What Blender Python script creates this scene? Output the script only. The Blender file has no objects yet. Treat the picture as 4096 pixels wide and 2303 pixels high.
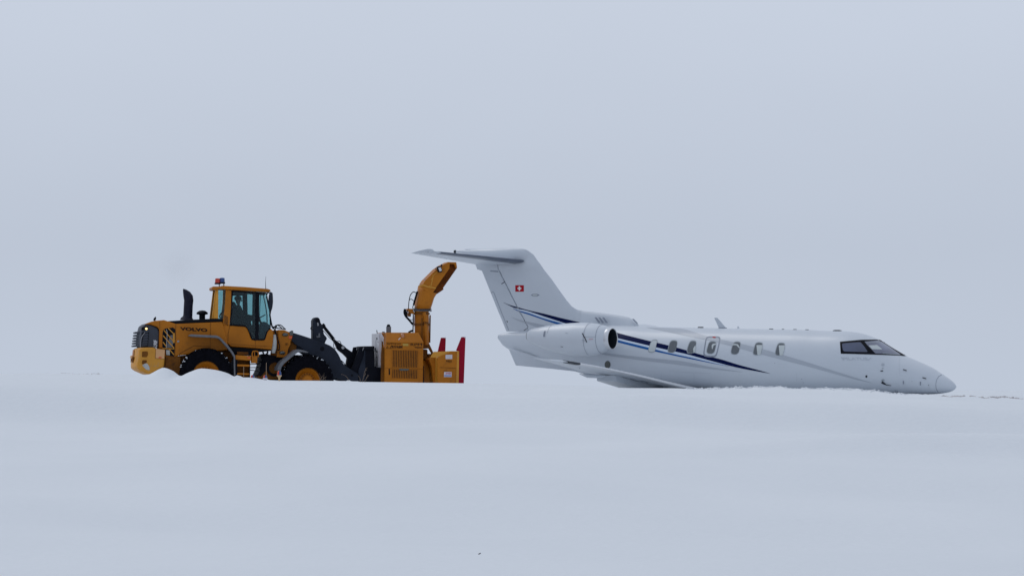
import bpy, bmesh, math, random
import numpy as np
from mathutils import Vector, Matrix
from mathutils.bvhtree import BVHTree
random.seed(7)
rng = np.random.RandomState(5)
R = math.radians
scene = bpy.context.scene
col = scene.collection

# ------------------------------------------------------------ camera
FPX = 20700.0            # focal length in pixels of the 4096 px wide photograph
CXP, CYP, HOR = 2048.0, 1151.5, 1560.0
TILT = math.atan((HOR - CYP) / FPX)
cam_d = bpy.data.cameras.new('camera')
cam = bpy.data.objects.new('camera', cam_d); col.objects.link(cam)
cam_d.sensor_width = 36.0
cam_d.lens = FPX / 4096.0 * 36.0
cam_d.clip_start = 0.5; cam_d.clip_end = 20000
cam.rotation_euler = (math.pi / 2 + TILT, 0, 0)
scene.camera = cam
CAM = Vector((0, 0, 0))

# ------------------------------------------------------------ world, sun, exposure
SUN_EL, SUN_AZ = 52.0, -50.0     # azimuth measured from +Y towards +X: beyond the scene, to the left
W = bpy.data.worlds.new('World'); scene.world = W; W.use_nodes = True
nt = W.node_tree; nt.nodes.clear()
wo = nt.nodes.new('ShaderNodeOutputWorld'); bg = nt.nodes.new('ShaderNodeBackground')
sky = nt.nodes.new('ShaderNodeTexSky'); sky.sky_type = 'NISHITA'; sky.sun_disc = False
sky.sun_elevation = R(SUN_EL); sky.sun_rotation = R(SUN_AZ); sky.air_density = 1.0; sky.dust_density = 4.0
tc = nt.nodes.new('ShaderNodeTexCoord'); sep = nt.nodes.new('ShaderNodeSeparateXYZ')
nt.links.new(tc.outputs['Generated'], sep.inputs[0])
# cloud deck: radiance by elevation, faint unevenness
rmp = nt.nodes.new('ShaderNodeValToRGB')
nt.links.new(sep.outputs['Z'], rmp.inputs[0])
OV = [(0.0, (5.32, 5.96, 7.06)), (0.012, (5.30, 5.93, 7.03)), (0.030, (5.2, 5.82, 6.92)), (0.075, (5.75, 6.36, 7.48)),
      (0.3, (5.2, 5.8, 6.9)), (1.0, (5.4, 5.9, 6.9))]
cr = rmp.color_ramp
while len(cr.elements) < len(OV): cr.elements.new(0.5)
for e, (p, c) in zip(cr.elements, OV): e.position = p; e.color = (*c, 1)
nz = nt.nodes.new('ShaderNodeTexNoise'); nz.inputs['Scale'].default_value = 9; nz.inputs['Detail'].default_value = 3
mpg = nt.nodes.new('ShaderNodeMapping'); mpg.inputs['Scale'].default_value = (1, 1, 2.5)
nt.links.new(tc.outputs['Generated'], mpg.inputs[0]); nt.links.new(mpg.outputs[0], nz.inputs['Vector'])
mr = nt.nodes.new('ShaderNodeMapRange'); mr.inputs['To Min'].default_value = 0.965; mr.inputs['To Max'].default_value = 1.035
nt.links.new(nz.outputs['Fac'], mr.inputs['Value'])
mul = nt.nodes.new('ShaderNodeVectorMath'); mul.operation = 'SCALE'
nt.links.new(rmp.outputs['Color'], mul.inputs[0]); nt.links.new(mr.outputs[0], mul.inputs['Scale'])
mx = nt.nodes.new('ShaderNodeMix'); mx.data_type = 'RGBA'; mx.inputs[0].default_value = 0.96
nt.links.new(sky.outputs[0], mx.inputs[6]); nt.links.new(mul.outputs[0], mx.inputs[7])
nt.links.new(mx.outputs[2], bg.inputs['Color']); bg.inputs['Strength'].default_value = 0.10
nt.links.new(bg.outputs[0], wo.inputs['Surface'])

sd = bpy.data.lights.new('sun', 'SUN'); so = bpy.data.objects.new('sun', sd); col.objects.link(so)
sd.energy = 0.75; sd.angle = R(30); sd.color = (1.0, 0.97, 0.93)
dirv = Vector((math.sin(R(SUN_AZ)) * math.cos(R(SUN_EL)), math.cos(R(SUN_AZ)) * math.cos(R(SUN_EL)), math.sin(R(SUN_EL))))
so.rotation_euler = dirv.to_track_quat('Z', 'Y').to_euler(); so.location = (-60, 200, 60)
scene.view_settings.view_transform = 'Standard'; scene.view_settings.look = 'None'
scene.view_settings.exposure = 0.0; scene.view_settings.gamma = 1.0

# ------------------------------------------------------------ materials
def mat(name, c, rough=0.5, metal=0.0, var=0.12, scale=3.0, bump=0.0, bscale=40.0, coat=0.0, c2=None, dirt=None, dthr=0.62, spec=0.5):
    m = bpy.data.materials.new(name); m.use_nodes = True
    n = m.node_tree.nodes; l = m.node_tree.links
    b = n['Principled BSDF']
    b.inputs['Roughness'].default_value = rough; b.inputs['Metallic'].default_value = metal
    b.inputs['Coat Weight'].default_value = coat; b.inputs['Coat Roughness'].default_value = 0.15
    b.inputs['Specular IOR Level'].default_value = spec
    t = n.new('ShaderNodeTexCoord')
    a = n.new('ShaderNodeTexNoise'); a.inputs['Scale'].default_value = scale; a.inputs['Detail'].default_value = 6
    l.new(t.outputs['Object'], a.inputs['Vector'])
    r = n.new('ShaderNodeValToRGB'); e = r.color_ramp.elements
    e[0].position = 0.3; e[1].position = 0.7
    lo = [x * (1 - var) for x in c] if c2 is None else c2
    hi = [min(1, x * (1 + var)) for x in c]
    e[0].color = (*lo, 1); e[1].color = (*hi, 1)
    l.new(a.outputs['Fac'], r.inputs[0]); out = r.outputs[0]
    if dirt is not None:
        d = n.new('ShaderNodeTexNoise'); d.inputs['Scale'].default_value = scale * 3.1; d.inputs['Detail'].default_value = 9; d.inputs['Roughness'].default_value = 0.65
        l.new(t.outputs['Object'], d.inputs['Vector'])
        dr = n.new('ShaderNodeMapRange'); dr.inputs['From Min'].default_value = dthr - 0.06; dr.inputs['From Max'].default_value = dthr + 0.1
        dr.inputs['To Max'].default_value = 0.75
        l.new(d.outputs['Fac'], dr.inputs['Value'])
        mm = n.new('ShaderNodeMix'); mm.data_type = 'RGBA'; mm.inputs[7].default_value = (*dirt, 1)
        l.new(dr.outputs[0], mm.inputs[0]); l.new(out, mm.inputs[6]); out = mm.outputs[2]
    l.new(out, b.inputs['Base Color'])
    if bump:
        bn = n.new('ShaderNodeTexNoise'); bn.inputs['Scale'].default_value = bscale; bn.inputs['Detail'].default_value = 5
        l.new(t.outputs['Object'], bn.inputs['Vector'])
        bb = n.new('ShaderNodeBump'); bb.inputs['Strength'].default_value = bump; bb.inputs['Distance'].default_value = 0.02
        l.new(bn.outputs['Fac'], bb.inputs['Height']); l.new(bb.outputs[0], b.inputs['Normal'])
    return m

def emis(name, c, s):
    m = mat(name, c, 0.4); b = m.node_tree.nodes['Principled BSDF']
    b.inputs['Emission Color'].default_value = (*c, 1); b.inputs['Emission Strength'].default_value = s
    return m

def glass(name, tint, gloss=0.12, rough=0.02):
    m = bpy.data.materials.new(name); m.use_nodes = True
    n = m.node_tree.nodes; l = m.node_tree.links; n.clear()
    o = n.new('ShaderNodeOutputMaterial'); t = n.new('ShaderNodeBsdfTransparent'); g = n.new('ShaderNodeBsdfGlossy')
    x = n.new('ShaderNodeMixShader'); lw = n.new('ShaderNodeLayerWeight'); lw.inputs['Blend'].default_value = 0.25
    md = n.new('ShaderNodeMath'); md.operation = 'MULTIPLY_ADD'; md.inputs[1].default_value = 0.3; md.inputs[2].default_value = gloss * 0.15
    l.new(lw.outputs['Fresnel'], md.inputs[0])
    nn = n.new('ShaderNodeTexNoise'); nn.inputs['Scale'].default_value = 5
    rr = n.new('ShaderNodeValToRGB'); rr.color_ramp.elements[0].color = (*[v * 0.92 for v in tint], 1); rr.color_ramp.elements[1].color = (*tint, 1)
    l.new(nn.outputs['Fac'], rr.inputs[0]); l.new(rr.outputs[0], t.inputs['Color'])
    g.inputs['Roughness'].default_value = rough; g.inputs['Color'].default_value = (0.8, 0.9, 0.95, 1)
    l.new(md.outputs[0], x.inputs[0]); l.new(t.outputs[0], x.inputs[1]); l.new(g.outputs[0], x.inputs[2]); l.new(x.outputs[0], o.inputs[0])
    return m

M = dict(
 orange=mat('orange_paint', (0.395, 0.132, 0.006), 0.5, var=0.14, scale=1.6, dirt=(0.17, 0.065, 0.012), dthr=0.64, bump=0.04, spec=0.2),
 orange_worn=mat('worn_orange_paint', (0.55, 0.25, 0.03), 0.5, var=0.14, scale=2.2, dirt=(0.30, 0.24, 0.16), dthr=0.62, bump=0.05, spec=0.25),
 orange_pale=mat('pale_orange_cover', (0.60, 0.32, 0.14), 0.45, var=0.05, scale=3, dirt=(0.3, 0.15, 0.07), dthr=0.68),
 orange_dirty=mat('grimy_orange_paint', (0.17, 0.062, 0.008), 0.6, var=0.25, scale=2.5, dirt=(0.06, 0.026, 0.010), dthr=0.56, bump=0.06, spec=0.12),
 grey=mat('grey_paint', (0.038, 0.044, 0.060), 0.5, var=0.12, scale=3, spec=0.3),
 fender=mat('fender_grey', (0.12, 0.125, 0.14), 0.55, var=0.15, scale=5, dirt=(0.07, 0.06, 0.055), dthr=0.64),
 black=mat('black_plastic', (0.004, 0.005, 0.009), 0.55, var=0.3, scale=8, spec=0.10),
 rubber=mat('tyre_rubber', (0.0035, 0.0035, 0.006), 0.85, var=0.4, scale=14, bump=0.25, bscale=60, spec=0.06),
 steel_dark=mat('charcoal_paint', (0.018, 0.023, 0.036), 0.6, var=0.2, scale=3, dirt=(0.045, 0.042, 0.040), dthr=0.68, bump=0.05, spec=0.12),
 steel_darker=mat('dark_machinery_paint', (0.004, 0.005, 0.010), 0.6, var=0.3, scale=5, bump=0.05, spec=0.10),
 steel=mat('bare_steel', (0.32, 0.32, 0.33), 0.35, 0.9, var=0.15, scale=9),
 exhaust=mat('exhaust_black', (0.012, 0.012, 0.026), 0.5, 0.0, var=0.3, scale=7, dirt=(0.04, 0.035, 0.035), spec=0.15),
 mesh_dark=mat('dark_grille_mesh', (0.045, 0.018, 0.008), 0.8, var=0.3, scale=20),  # dark brown backing mesh behind the grille bars
 red=mat('red_paint', (0.27, 0.002, 0.018), 0.5, var=0.12, scale=2, dirt=(0.15, 0.004, 0.015), dthr=0.66, spec=0.12),
 label_red=mat('red_label', (0.62, 0.09, 0.02), 0.5, var=0.2, scale=30),
 white=mat('white_plastic', (0.62, 0.62, 0.66), 0.5, var=0.06, scale=4, dirt=(0.35, 0.34, 0.36), dthr=0.64),
 tank=mat('translucent_tank', (0.42, 0.43, 0.42), 0.5, var=0.08, scale=4, dirt=(0.2, 0.2, 0.18)),
 lens_red=mat('red_lens', (0.50, 0.03, 0.006), 0.2, var=0.1, coat=0.2),
 lens_blue=mat('blue_lens', (0.003, 0.05, 0.22), 0.2, var=0.1, coat=0.2),
 lens_glass=mat('lamp_glass', (0.55, 0.57, 0.62), 0.15, var=0.25, scale=60, coat=0.6),
 rust_shade=mat('shaded_rusty_paint', (0.17, 0.045, 0.006), 0.7, var=0.35, scale=4, dirt=(0.05, 0.02, 0.008), dthr=0.55, spec=0.08),  # worn rusty paint, darkened to hold the shade inside the chute
 amber=mat('amber_lens', (0.45, 0.18, 0.08), 0.25, var=0.1, coat=0.5),
 signal=mat('signal_lens', (0.045, 0.05, 0.045), 0.2, var=0.4, scale=30, coat=0.8),
 jet=mat('jet_white_paint', (0.555, 0.60, 0.655), 0.42, var=0.02, scale=0.8, coat=0.22),
 jet_under=mat('jet_control_surface_paint', (0.53, 0.575, 0.63), 0.42, var=0.03, scale=1.2, coat=0.15),
 nacelle=mat('nacelle_white_paint', (0.585, 0.63, 0.685), 0.42, var=0.02, scale=1.1, coat=0.25),
 navy=mat('navy_stripe', (0.0008, 0.006, 0.052), 0.4, var=0.06, spec=0.06),
 blue=mat('blue_stripe', (0.010, 0.10, 0.33), 0.4, var=0.05, spec=0.1),
 pale=mat('pale_stripe', (0.57, 0.66, 0.78), 0.3, var=0.02, coat=0.3),
 swoosh=mat('silver_grey_stripe', (0.40, 0.44, 0.495), 0.40, var=0.02, coat=0.2),
 seam=mat('panel_seam', (0.23, 0.26, 0.32), 0.5, var=0.1),
 dark=mat('dark_detail', (0.03, 0.035, 0.045), 0.5, var=0.2, spec=0.2),
 boot=mat('deice_boot', (0.10, 0.12, 0.165), 0.35, 0.0, var=0.08, scale=2),
 polished=mat('polished_leading_edge', (0.66, 0.68, 0.71), 0.3, 0.25, var=0.04, scale=2, coat=0.4),
 duct=mat('intake_duct', (0.016, 0.021, 0.028), 0.4, var=0.2),
 pane=mat('cabin_pane', (0.085, 0.10, 0.115), 0.12, var=0.2, scale=4, coat=0.6),
 rimg=mat('window_rim', (0.30, 0.34, 0.37), 0.35, var=0.05),
 pale_pane=mat('painted_window_light', (0.50, 0.55, 0.56), 0.4, var=0.04),  # pale colour standing for daylight seen through the windows; also the beacon lens
 screen=mat('cockpit_pane', (0.05, 0.065, 0.12), 0.10, var=0.3, scale=2, coat=0.8),
 screen2=mat('windshield_pane', (0.15, 0.165, 0.23), 0.12, var=0.3, scale=2, coat=0.8),
 flag_red=mat('flag_red', (0.40, 0.001, 0.012), 0.4, var=0.03, spec=0.2),
 flag_white=mat('flag_white', (0.78, 0.78, 0.80), 0.35, var=0.02),
 letter=mat('black_lettering', (0.014, 0.006, 0.006), 0.5, var=0.1, spec=0.1),
 letter_w=mat('white_lettering', (0.62, 0.64, 0.68), 0.5, var=0.05),
 letter_g=mat('grey_lettering', (0.46, 0.50, 0.56), 0.4, var=0.03),
 yellow=mat('faded_yellow_label', (0.42, 0.27, 0.04), 0.5, var=0.1, scale=20),
 sticker=mat('white_sticker', (0.62, 0.58, 0.62), 0.45, var=0.06, scale=20),
 skin=mat('skin', (0.16, 0.085, 0.06), 0.5, var=0.1),
 jacket=mat('dark_green_jacket', (0.010, 0.018, 0.017), 0.85, var=0.25, scale=14, bump=0.2, spec=0.1),
 trousers=mat('dark_trousers', (0.014, 0.016, 0.022), 0.85, var=0.2),
 cap=mat('dark_cap', (0.010, 0.012, 0.016), 0.85, var=0.2),
 grass=mat('dry_grass', (0.16, 0.11, 0.075), 0.8, var=0.3, scale=30),
 pole=mat('pale_yellow_pole', (0.62, 0.42, 0.22), 0.5, var=0.12, scale=10),
 pale_blue=mat('pale_blue_print', (.22, .27, .50), .5),
 stake=mat('thin_wooden_stake', (0.34, 0.24, 0.16), 0.7, var=0.2, scale=10),
 dirtsnow=mat('dirty_snow', (0.57, 0.545, 0.545), 0.8, var=0.12, scale=10, bump=0.2, bscale=25),
 glass=glass('tinted_cab_glass', (0.70, 0.86, 0.87)),
)
# snow
def snow_mat():
    m = bpy.data.materials.new('snow'); m.use_nodes = True
    n = m.node_tree.nodes; l = m.node_tree.links; b = n['Principled BSDF']
    b.inputs['Roughness'].default_value = 0.75; b.inputs['Specular IOR Level'].default_value = 0.15
    t = n.new('ShaderNodeTexCoord')
    a = n.new('ShaderNodeTexNoise'); a.inputs['Scale'].default_value = 0.25; a.inputs['Detail'].default_value = 8
    mp = n.new('ShaderNodeMapping'); mp.inputs['Scale'].default_value = (1, 0.35, 1)
    l.new(t.outputs['Object'], mp.inputs[0]); l.new(mp.outputs[0], a.inputs['Vector'])
    r = n.new('ShaderNodeValToRGB'); r.color_ramp.elements[0].position = 0.3; r.color_ramp.elements[1].position = 0.7
    r.color_ramp.elements[0].color = (0.688, 0.722, 0.756, 1); r.color_ramp.elements[1].color = (0.716, 0.748, 0.78, 1)
    l.new(a.outputs['Fac'], r.inputs[0]); l.new(r.outputs[0], b.inputs['Base Color'])
    s = n.new('ShaderNodeTexNoise'); s.inputs['Scale'].default_value = 6; s.inputs['Detail'].default_value = 10
    l.new(t.outputs['Object'], s.inputs['Vector'])
    bb = n.new('ShaderNodeBump'); bb.inputs['Strength'].default_value = 0.4; bb.inputs['Distance'].default_value = 0.05
    l.new(s.outputs['Fac'], bb.inputs['Height']); l.new(bb.outputs[0], b.inputs['Normal'])
    return m
M['snow'] = snow_mat()

# ------------------------------------------------------------ photograph -> world helpers
CR = {0: (0, 0, 1.0), 1: (500, 1080, .3176), 2: (800, 1080, .3177), 3: (1060, 1220, .2210), 4: (1440, 1020, .3591),
      5: (1620, 960, .3106), 6: (1960, 1240, .2873), 7: (2500, 1240, .2873), 8: (3200, 1280, .2717),
      9: (1640, 1020, .15193), 10: (1480, 1300, .16577), 11: (500, 1300, .15196), 12: (900, 1380, .1105), 13: (1300, 1400, .10093),
      14: (2040, 1290, .17081)}
def K(k, a, b):
    x0, y0, s = CR[k]; return (x0 + a * s, y0 + b * s)
FWD = Vector((0, math.cos(TILT), math.sin(TILT))); UP = Vector((0, -math.sin(TILT), math.cos(TILT))); RT = Vector((1, 0, 0))
def ray(px, py): return (FWD * FPX + RT * (px - CXP) - UP * (py - CYP)).normalized()
def at(px, py, Y):
    d = ray(px, py); return d * (Y / d.y)

class Frame:
    """A vertical frame: local x forward, local y to the far side, local z up."""
    def __init__(s, px, Y, deg):
        p = at(px, HOR, Y); s.m = Matrix.Translation((p.x, Y, 0)) @ Matrix.Rotation(R(deg), 4, 'Z'); s.i = s.m.inverted()
    def P(s, px, py, y):
        o = s.i @ CAM; d = s.i.to_3x3() @ ray(px, py); t = (y - o.y) / d.y; return o + d * t
    def K(s, k, a, b, y): return s.P(*K(k, a, b), y)
    def proj(s, p):
        w = s.m @ Vector(p); return (CXP + FPX * w.dot(RT) / w.dot(FWD), CYP - FPX * w.dot(UP) / w.dot(FWD))
FJ = Frame(2850, 150, -30)      # the jet
FR = Frame(1050, 146, 6)        # rear half of the wheel loader
FF = Frame(1050, 146, 12)       # front half of the loader and the snow blower

def thing(name, label, cat, loc, rz=0, group=None):
    o = bpy.data.objects.new(name, None); col.objects.link(o); o.empty_display_size = 0.3
    o.matrix_world = Matrix.Translation(loc) @ Matrix.Rotation(rz, 4, 'Z')
    o.location = loc; o.rotation_euler = (0, 0, rz)
    o['label'] = label; o['category'] = cat
    if group: o['group'] = group
    return o
def tag(o, label=None, cat=None, group=None, kind=None):
    for k, v in (('label', label), ('category', cat), ('group', group), ('kind', kind)):
        if v: o[k] = v
    return o
def root_m(o):
    m = Matrix.Translation(o.location) @ o.rotation_euler.to_matrix().to_4x4()
    return m if o.parent is None else root_m(o.parent) @ m

class MB:
    """collects shapes in the coordinates of frame fr and links them as ONE mesh object"""
    def __init__(s, fr=None): s.fr = fr; s.v = []; s.f = []
    def add(s, vs, fs):
        b = len(s.v); s.v += [tuple(v) for v in vs]; s.f += [tuple(b + i for i in f) for f in fs]; return s
    def prism(s, pts, y0, y1, k=0):
        """outline pts seen in the photograph on the vertical plane y0, extruded to y1"""
        a = [s.fr.P(*K(k, *p), y0) for p in pts]; n = len(a)
        b = [Vector((p.x, y1, p.z)) for p in a]
        return s.add(a + b, [tuple(range(n)), tuple(range(2 * n - 1, n - 1, -1))] + [(i, (i + 1) % n, n + (i + 1) % n, n + i) for i in range(n)])
    def plate(s, outer, inner, y0, y1, k=0):
        """frame: ring between two outlines with the same number of points"""
        A = [s.fr.P(*K(k, *p), y0) for p in outer]; B = [s.fr.P(*K(k, *p), y0) for p in inner]; n = len(A)
        C = [Vector((p.x, y1, p.z)) for p in A]; D = [Vector((p.x, y1, p.z)) for p in B]
        f = []
        for i in range(n):
            j = (i + 1) % n
            f += [(i, j, n + j, n + i), (2 * n + i, 3 * n + i, 3 * n + j, 2 * n + j), (i, 2 * n + i, 2 * n + j, j), (n + i, n + j, 3 * n + j, 3 * n + i)]
        return s.add(A + B + C + D, f)
    def box(s, c, d, rot=None):
        vs = [Vector((x * d[0] / 2, y * d[1] / 2, z * d[2] / 2)) for x in (-1, 1) for y in (-1, 1) for z in (-1, 1)]
        if rot is not None: vs = [rot @ v for v in vs]
        return s.add([v + Vector(c) for v in vs], [(0, 1, 3, 2), (4, 6, 7, 5), (0, 4, 5, 1), (2, 3, 7, 6), (0, 2, 6, 4), (1, 5, 7, 3)])
    def tube(s, pts, r, n=8, cap=True):
        pts = [Vector(p) for p in pts]; rs = r if hasattr(r, '__len__') else [r] * len(pts)
        rings = []; prev = None
        for i, p in enumerate(pts):
            t = (pts[min(i + 1, len(pts) - 1)] - pts[max(i - 1, 0)]).normalized()
            a = prev if prev is not None else (Vector((0, 1, 0)) if abs(t.y) < 0.9 else Vector((1, 0, 0)))
            a = (a - t * a.dot(t)).normalized(); prev = a; b = t.cross(a)
            rings.append([p + (a * math.cos(q) + b * math.sin(q)) * rs[i] for q in [2 * math.pi * j / n for j in range(n)]])
        vs = [v for g in rings for v in g]; fs = []
        for i in range(len(pts) - 1):
            for j in range(n):
                fs.append((i * n + j, i * n + (j + 1) % n, (i + 1) * n + (j + 1) % n, (i + 1) * n + j))
        if cap: fs += [tuple(range(n - 1, -1, -1)), tuple(range((len(pts) - 1) * n, len(pts) * n))]
        return s.add(vs, fs)
    def ptube(s, pts, y, r, k=0, n=8):
        """tube through photograph points on plane y (y may be a list); radius in metres"""
        ys = y if hasattr(y, '__len__') else [y] * len(pts)
        if len(pts) >= 4 and not hasattr(r, '__len__') and len(set(ys)) == 1:
            q = [pts[0]] + list(pts) + [pts[-1]]; out = []
            for i in range(1, len(q) - 2):
                for j in range(4):
                    t = j / 4; out.append(tuple(.5 * (2 * q[i][c] + (q[i + 1][c] - q[i - 1][c]) * t + (2 * q[i - 1][c] - 5 * q[i][c] + 4 * q[i + 1][c] - q[i + 2][c]) * t * t + (3 * q[i][c] - q[i - 1][c] - 3 * q[i + 1][c] + q[i + 2][c]) * t**3) for c in (0, 1)))
            pts = out + [pts[-1]]; ys = [ys[0]] * len(pts)
        return s.tube([s.fr.P(*K(k, *p), yy) for p, yy in zip(pts, ys)], r, n)
    def lathe(s, c, axis, prof, n=48, cap=False):
        """profile (radius, offset along axis)"""
        c = Vector(c); ax = Vector(axis).normalized()
        a = ax.orthogonal().normalized(); b = ax.cross(a)
        vs = []; fs = []; m = len(prof)
        for r, o in prof:
            for j in range(n):
                q = 2 * math.pi * j / n; vs.append(c + ax * o + (a * math.cos(q) + b * math.sin(q)) * r)
        for i in range(m - 1):
            for j in range(n):
                fs.append((i * n + j, i * n + (j + 1) % n, (i + 1) * n + (j + 1) % n, (i + 1) * n + j))
        if cap: fs += [tuple(range(n - 1, -1, -1)), tuple(range((m - 1) * n, m * n))]
        return s.add(vs, fs)
    def ball(s, c, r, n=12, sc=(1, 1, 1)):
        vs = []; fs = []; h = n // 2
        for i in range(1, h):
            th = math.pi * i / h
            for j in range(n):
                q = 2 * math.pi * j / n
                vs.append(Vector(c) + Vector((math.sin(th) * math.cos(q) * sc[0], math.sin(th) * math.sin(q) * sc[1], math.cos(th) * sc[2])) * r)
        vs += [Vector(c) + Vector((0, 0, r * sc[2])), Vector(c) - Vector((0, 0, r * sc[2]))]; T = len(vs) - 2
        for i in range(h - 2):
            for j in range(n): fs.append((i * n + j, (i + 1) * n + j, (i + 1) * n + (j + 1) % n, i * n + (j + 1) % n))
        for j in range(n): fs.append((T, j, (j + 1) % n)); fs.append((T + 1, (h - 2) * n + (j + 1) % n, (h - 2) * n + j))
        return s.add(vs, fs)
    def build(s, name, m, parent=None, smooth=0, bevel=0, mirror=False, loc=None):
        fm = s.fr.m if s.fr else Matrix.Identity(4)
        if parent is not None: T = root_m(parent).inverted() @ fm
        elif loc is not None: T = Matrix.Translation(-Vector(loc)) @ fm
        else: T = fm
        src = s.v if not mirror else [(v[0], -v[1], v[2]) for v in s.v]
        vs = [T @ Vector(v) for v in src]
        me = bpy.data.meshes.new(name); me.from_pydata(vs, [], s.f)
        bm = bmesh.new(); bm.from_mesh(me); bmesh.ops.recalc_face_normals(bm, faces=bm.faces[:])
        bm.to_mesh(me); bm.free()
        o = bpy.data.objects.new(name, me); col.objects.link(o); me.materials.append(m)
        if parent is not None: o.parent = parent
        elif loc is not None: o.location = loc
        if smooth:
            for p in me.polygons: p.use_smooth = True
            me.set_sharp_from_angle(angle=R(smooth))
        if bevel:
            b = o.modifiers.new('bevel', 'BEVEL'); b.width = bevel; b.segments = 2; b.limit_method = 'ANGLE'; b.angle_limit = R(35)
            b.harden_normals = False
            for p in me.polygons: p.use_smooth = True
            me.set_sharp_from_angle(angle=R(35))
        return o

def text_mesh(s, bold=0.0, shear=0.0):
    cu = bpy.data.curves.new('lettering', 'FONT'); cu.body = s; cu.size = 1; cu.offset = bold; cu.shear = shear; cu.resolution_u = 3
    o = bpy.data.objects.new('lettering', cu); col.objects.link(o)
    bpy.context.view_layer.update()
    dg = bpy.context.evaluated_depsgraph_get(); me = bpy.data.meshes.new_from_object(o.evaluated_get(dg))
    bpy.data.objects.remove(o); bpy.data.curves.remove(cu)
    v = [tuple(p.co) for p in me.vertices]; f = [tuple(p.vertices) for p in me.polygons]; bpy.data.meshes.remove(me)
    xs = [p[0] for p in v]; ys = [p[1] for p in v]
    x0, x1, y0, y1 = min(xs), max(xs), min(ys), max(ys)
    return [((p[0] - x0) / (x1 - x0), (p[1] - y0) / (y1 - y0)) for p in v], f
def text(fr, s, k, bl, br, tl, y, m, root, name='lettering', bold=0.03, shear=0.0, surf=None):
    """lettering between photograph corners bottom-left, bottom-right and top-left, on plane y or on a surface"""
    v, f = text_mesh(s, bold, shear); b = MB(fr); pts = []
    if bold == 0:           # heavy look without swelling the outline: three slightly shifted copies
        n_ = len(v); v2 = []; f2 = []
        for q_, sh in enumerate((0, .35, .7)):
            v2 += [(a * .985 + sh / (22.0 * len(s)) * 1.0, c) for a, c in v]; f2 += [tuple(i + q_ * n_ for i in t) for t in f]
        v, f = v2, f2
    for w_i, (a, c) in enumerate(v):
        px = bl[0] + (br[0] - bl[0]) * a + (tl[0] - bl[0]) * c; py = bl[1] + (br[1] - bl[1]) * a + (tl[1] - bl[1]) * c
        q = K(k, px, py); pts.append(fr.P(*q, y - (.0006 * (w_i // n_) if bold == 0 else 0)) if surf is None else surf.hit(*q, 0.004))
    b.add(pts, f); return b.build(name, m, root)

def pchip(X, Y, x):
    X = np.array(X, float); Y = np.array(Y, float); h = np.diff(X); d = np.diff(Y) / h; n = len(X); m = np.zeros(n)
    for i in range(1, n - 1):
        if d[i - 1] * d[i] > 0:
            w1 = 2 * h[i] + h[i - 1]; w2 = h[i] + 2 * h[i - 1]; m[i] = (w1 + w2) / (w1 / d[i - 1] + w2 / d[i])
    m[0] = d[0]; m[-1] = d[-1]; x = np.clip(np.asarray(x, float), X[0], X[-1])
    i = np.clip(np.searchsorted(X, x) - 1, 0, n - 2); t = (x - X[i]) / h[i]
    return (Y[i] * (2 * t**3 - 3 * t**2 + 1) + h[i] * m[i] * (t**3 - 2 * t**2 + t) + Y[i + 1] * (-2 * t**3 + 3 * t**2) + h[i] * m[i + 1] * (t**3 - t**2))

# ------------------------------------------------------------ snow ground
CREST = [(-900, 1492), (0, 1494), (240, 1493), (330, 1495), (480, 1497), (560, 1499), (595, 1499), (618, 1487), (655, 1470), (690, 1482), (722, 1503),
         (760, 1487), (806, 1473), (850, 1477), (885, 1484), (915, 1494), (940, 1506), (950, 1500), (958, 1502), (975, 1509), (1000, 1509),
         (1060, 1518), (1130, 1521), (1300, 1522), (1385, 1523), (1395, 1519), (1402, 1524), (1560, 1528), (1860, 1532), (2200, 1539), (2380, 1546),
         (2520, 1551), (2700, 1552), (2773, 1555), (2951, 1553), (3046, 1549), (3140, 1551), (3240, 1556), (3336, 1556), (3445, 1561), (3553, 1573),
         (3635, 1577), (3720, 1580), (3790, 1586), (3870, 1587), (3940, 1593), (4020, 1590), (4096, 1597), (5000, 1612)]
YC = 130.0
def crest_z(x):
    px = CXP + FPX * x / YC
    cx = [c[0] for c in CREST]; cy = [c[1] for c in CREST]
    return (HOR - pchip(cx, cy, px)) / FPX * YC
def vnoise(x, y, seed=0):
    xi = np.floor(x).astype(int); yi = np.floor(y).astype(int); fx = x - xi; fy = y - yi
    fx = fx * fx * (3 - 2 * fx); fy = fy * fy * (3 - 2 * fy)
    def h(a, b):
        n = (a * 374761393 + b * 668265263 + seed * 1442695041) & 0xffffffff
        n = ((n ^ (n >> 13)) * 1274126177) & 0xffffffff
        return ((n ^ (n >> 16)) & 0xffff) / 65535.0
    return (h(xi, yi) * (1 - fx) + h(xi + 1, yi) * fx) * (1 - fy) + (h(xi, yi + 1) * (1 - fx) + h(xi + 1, yi + 1) * fx) * fy - 0.5
def sstep(a, b, x):
    t = np.clip((x - a) / (b - a), 0, 1); return t * t * (3 - 2 * t)
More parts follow.
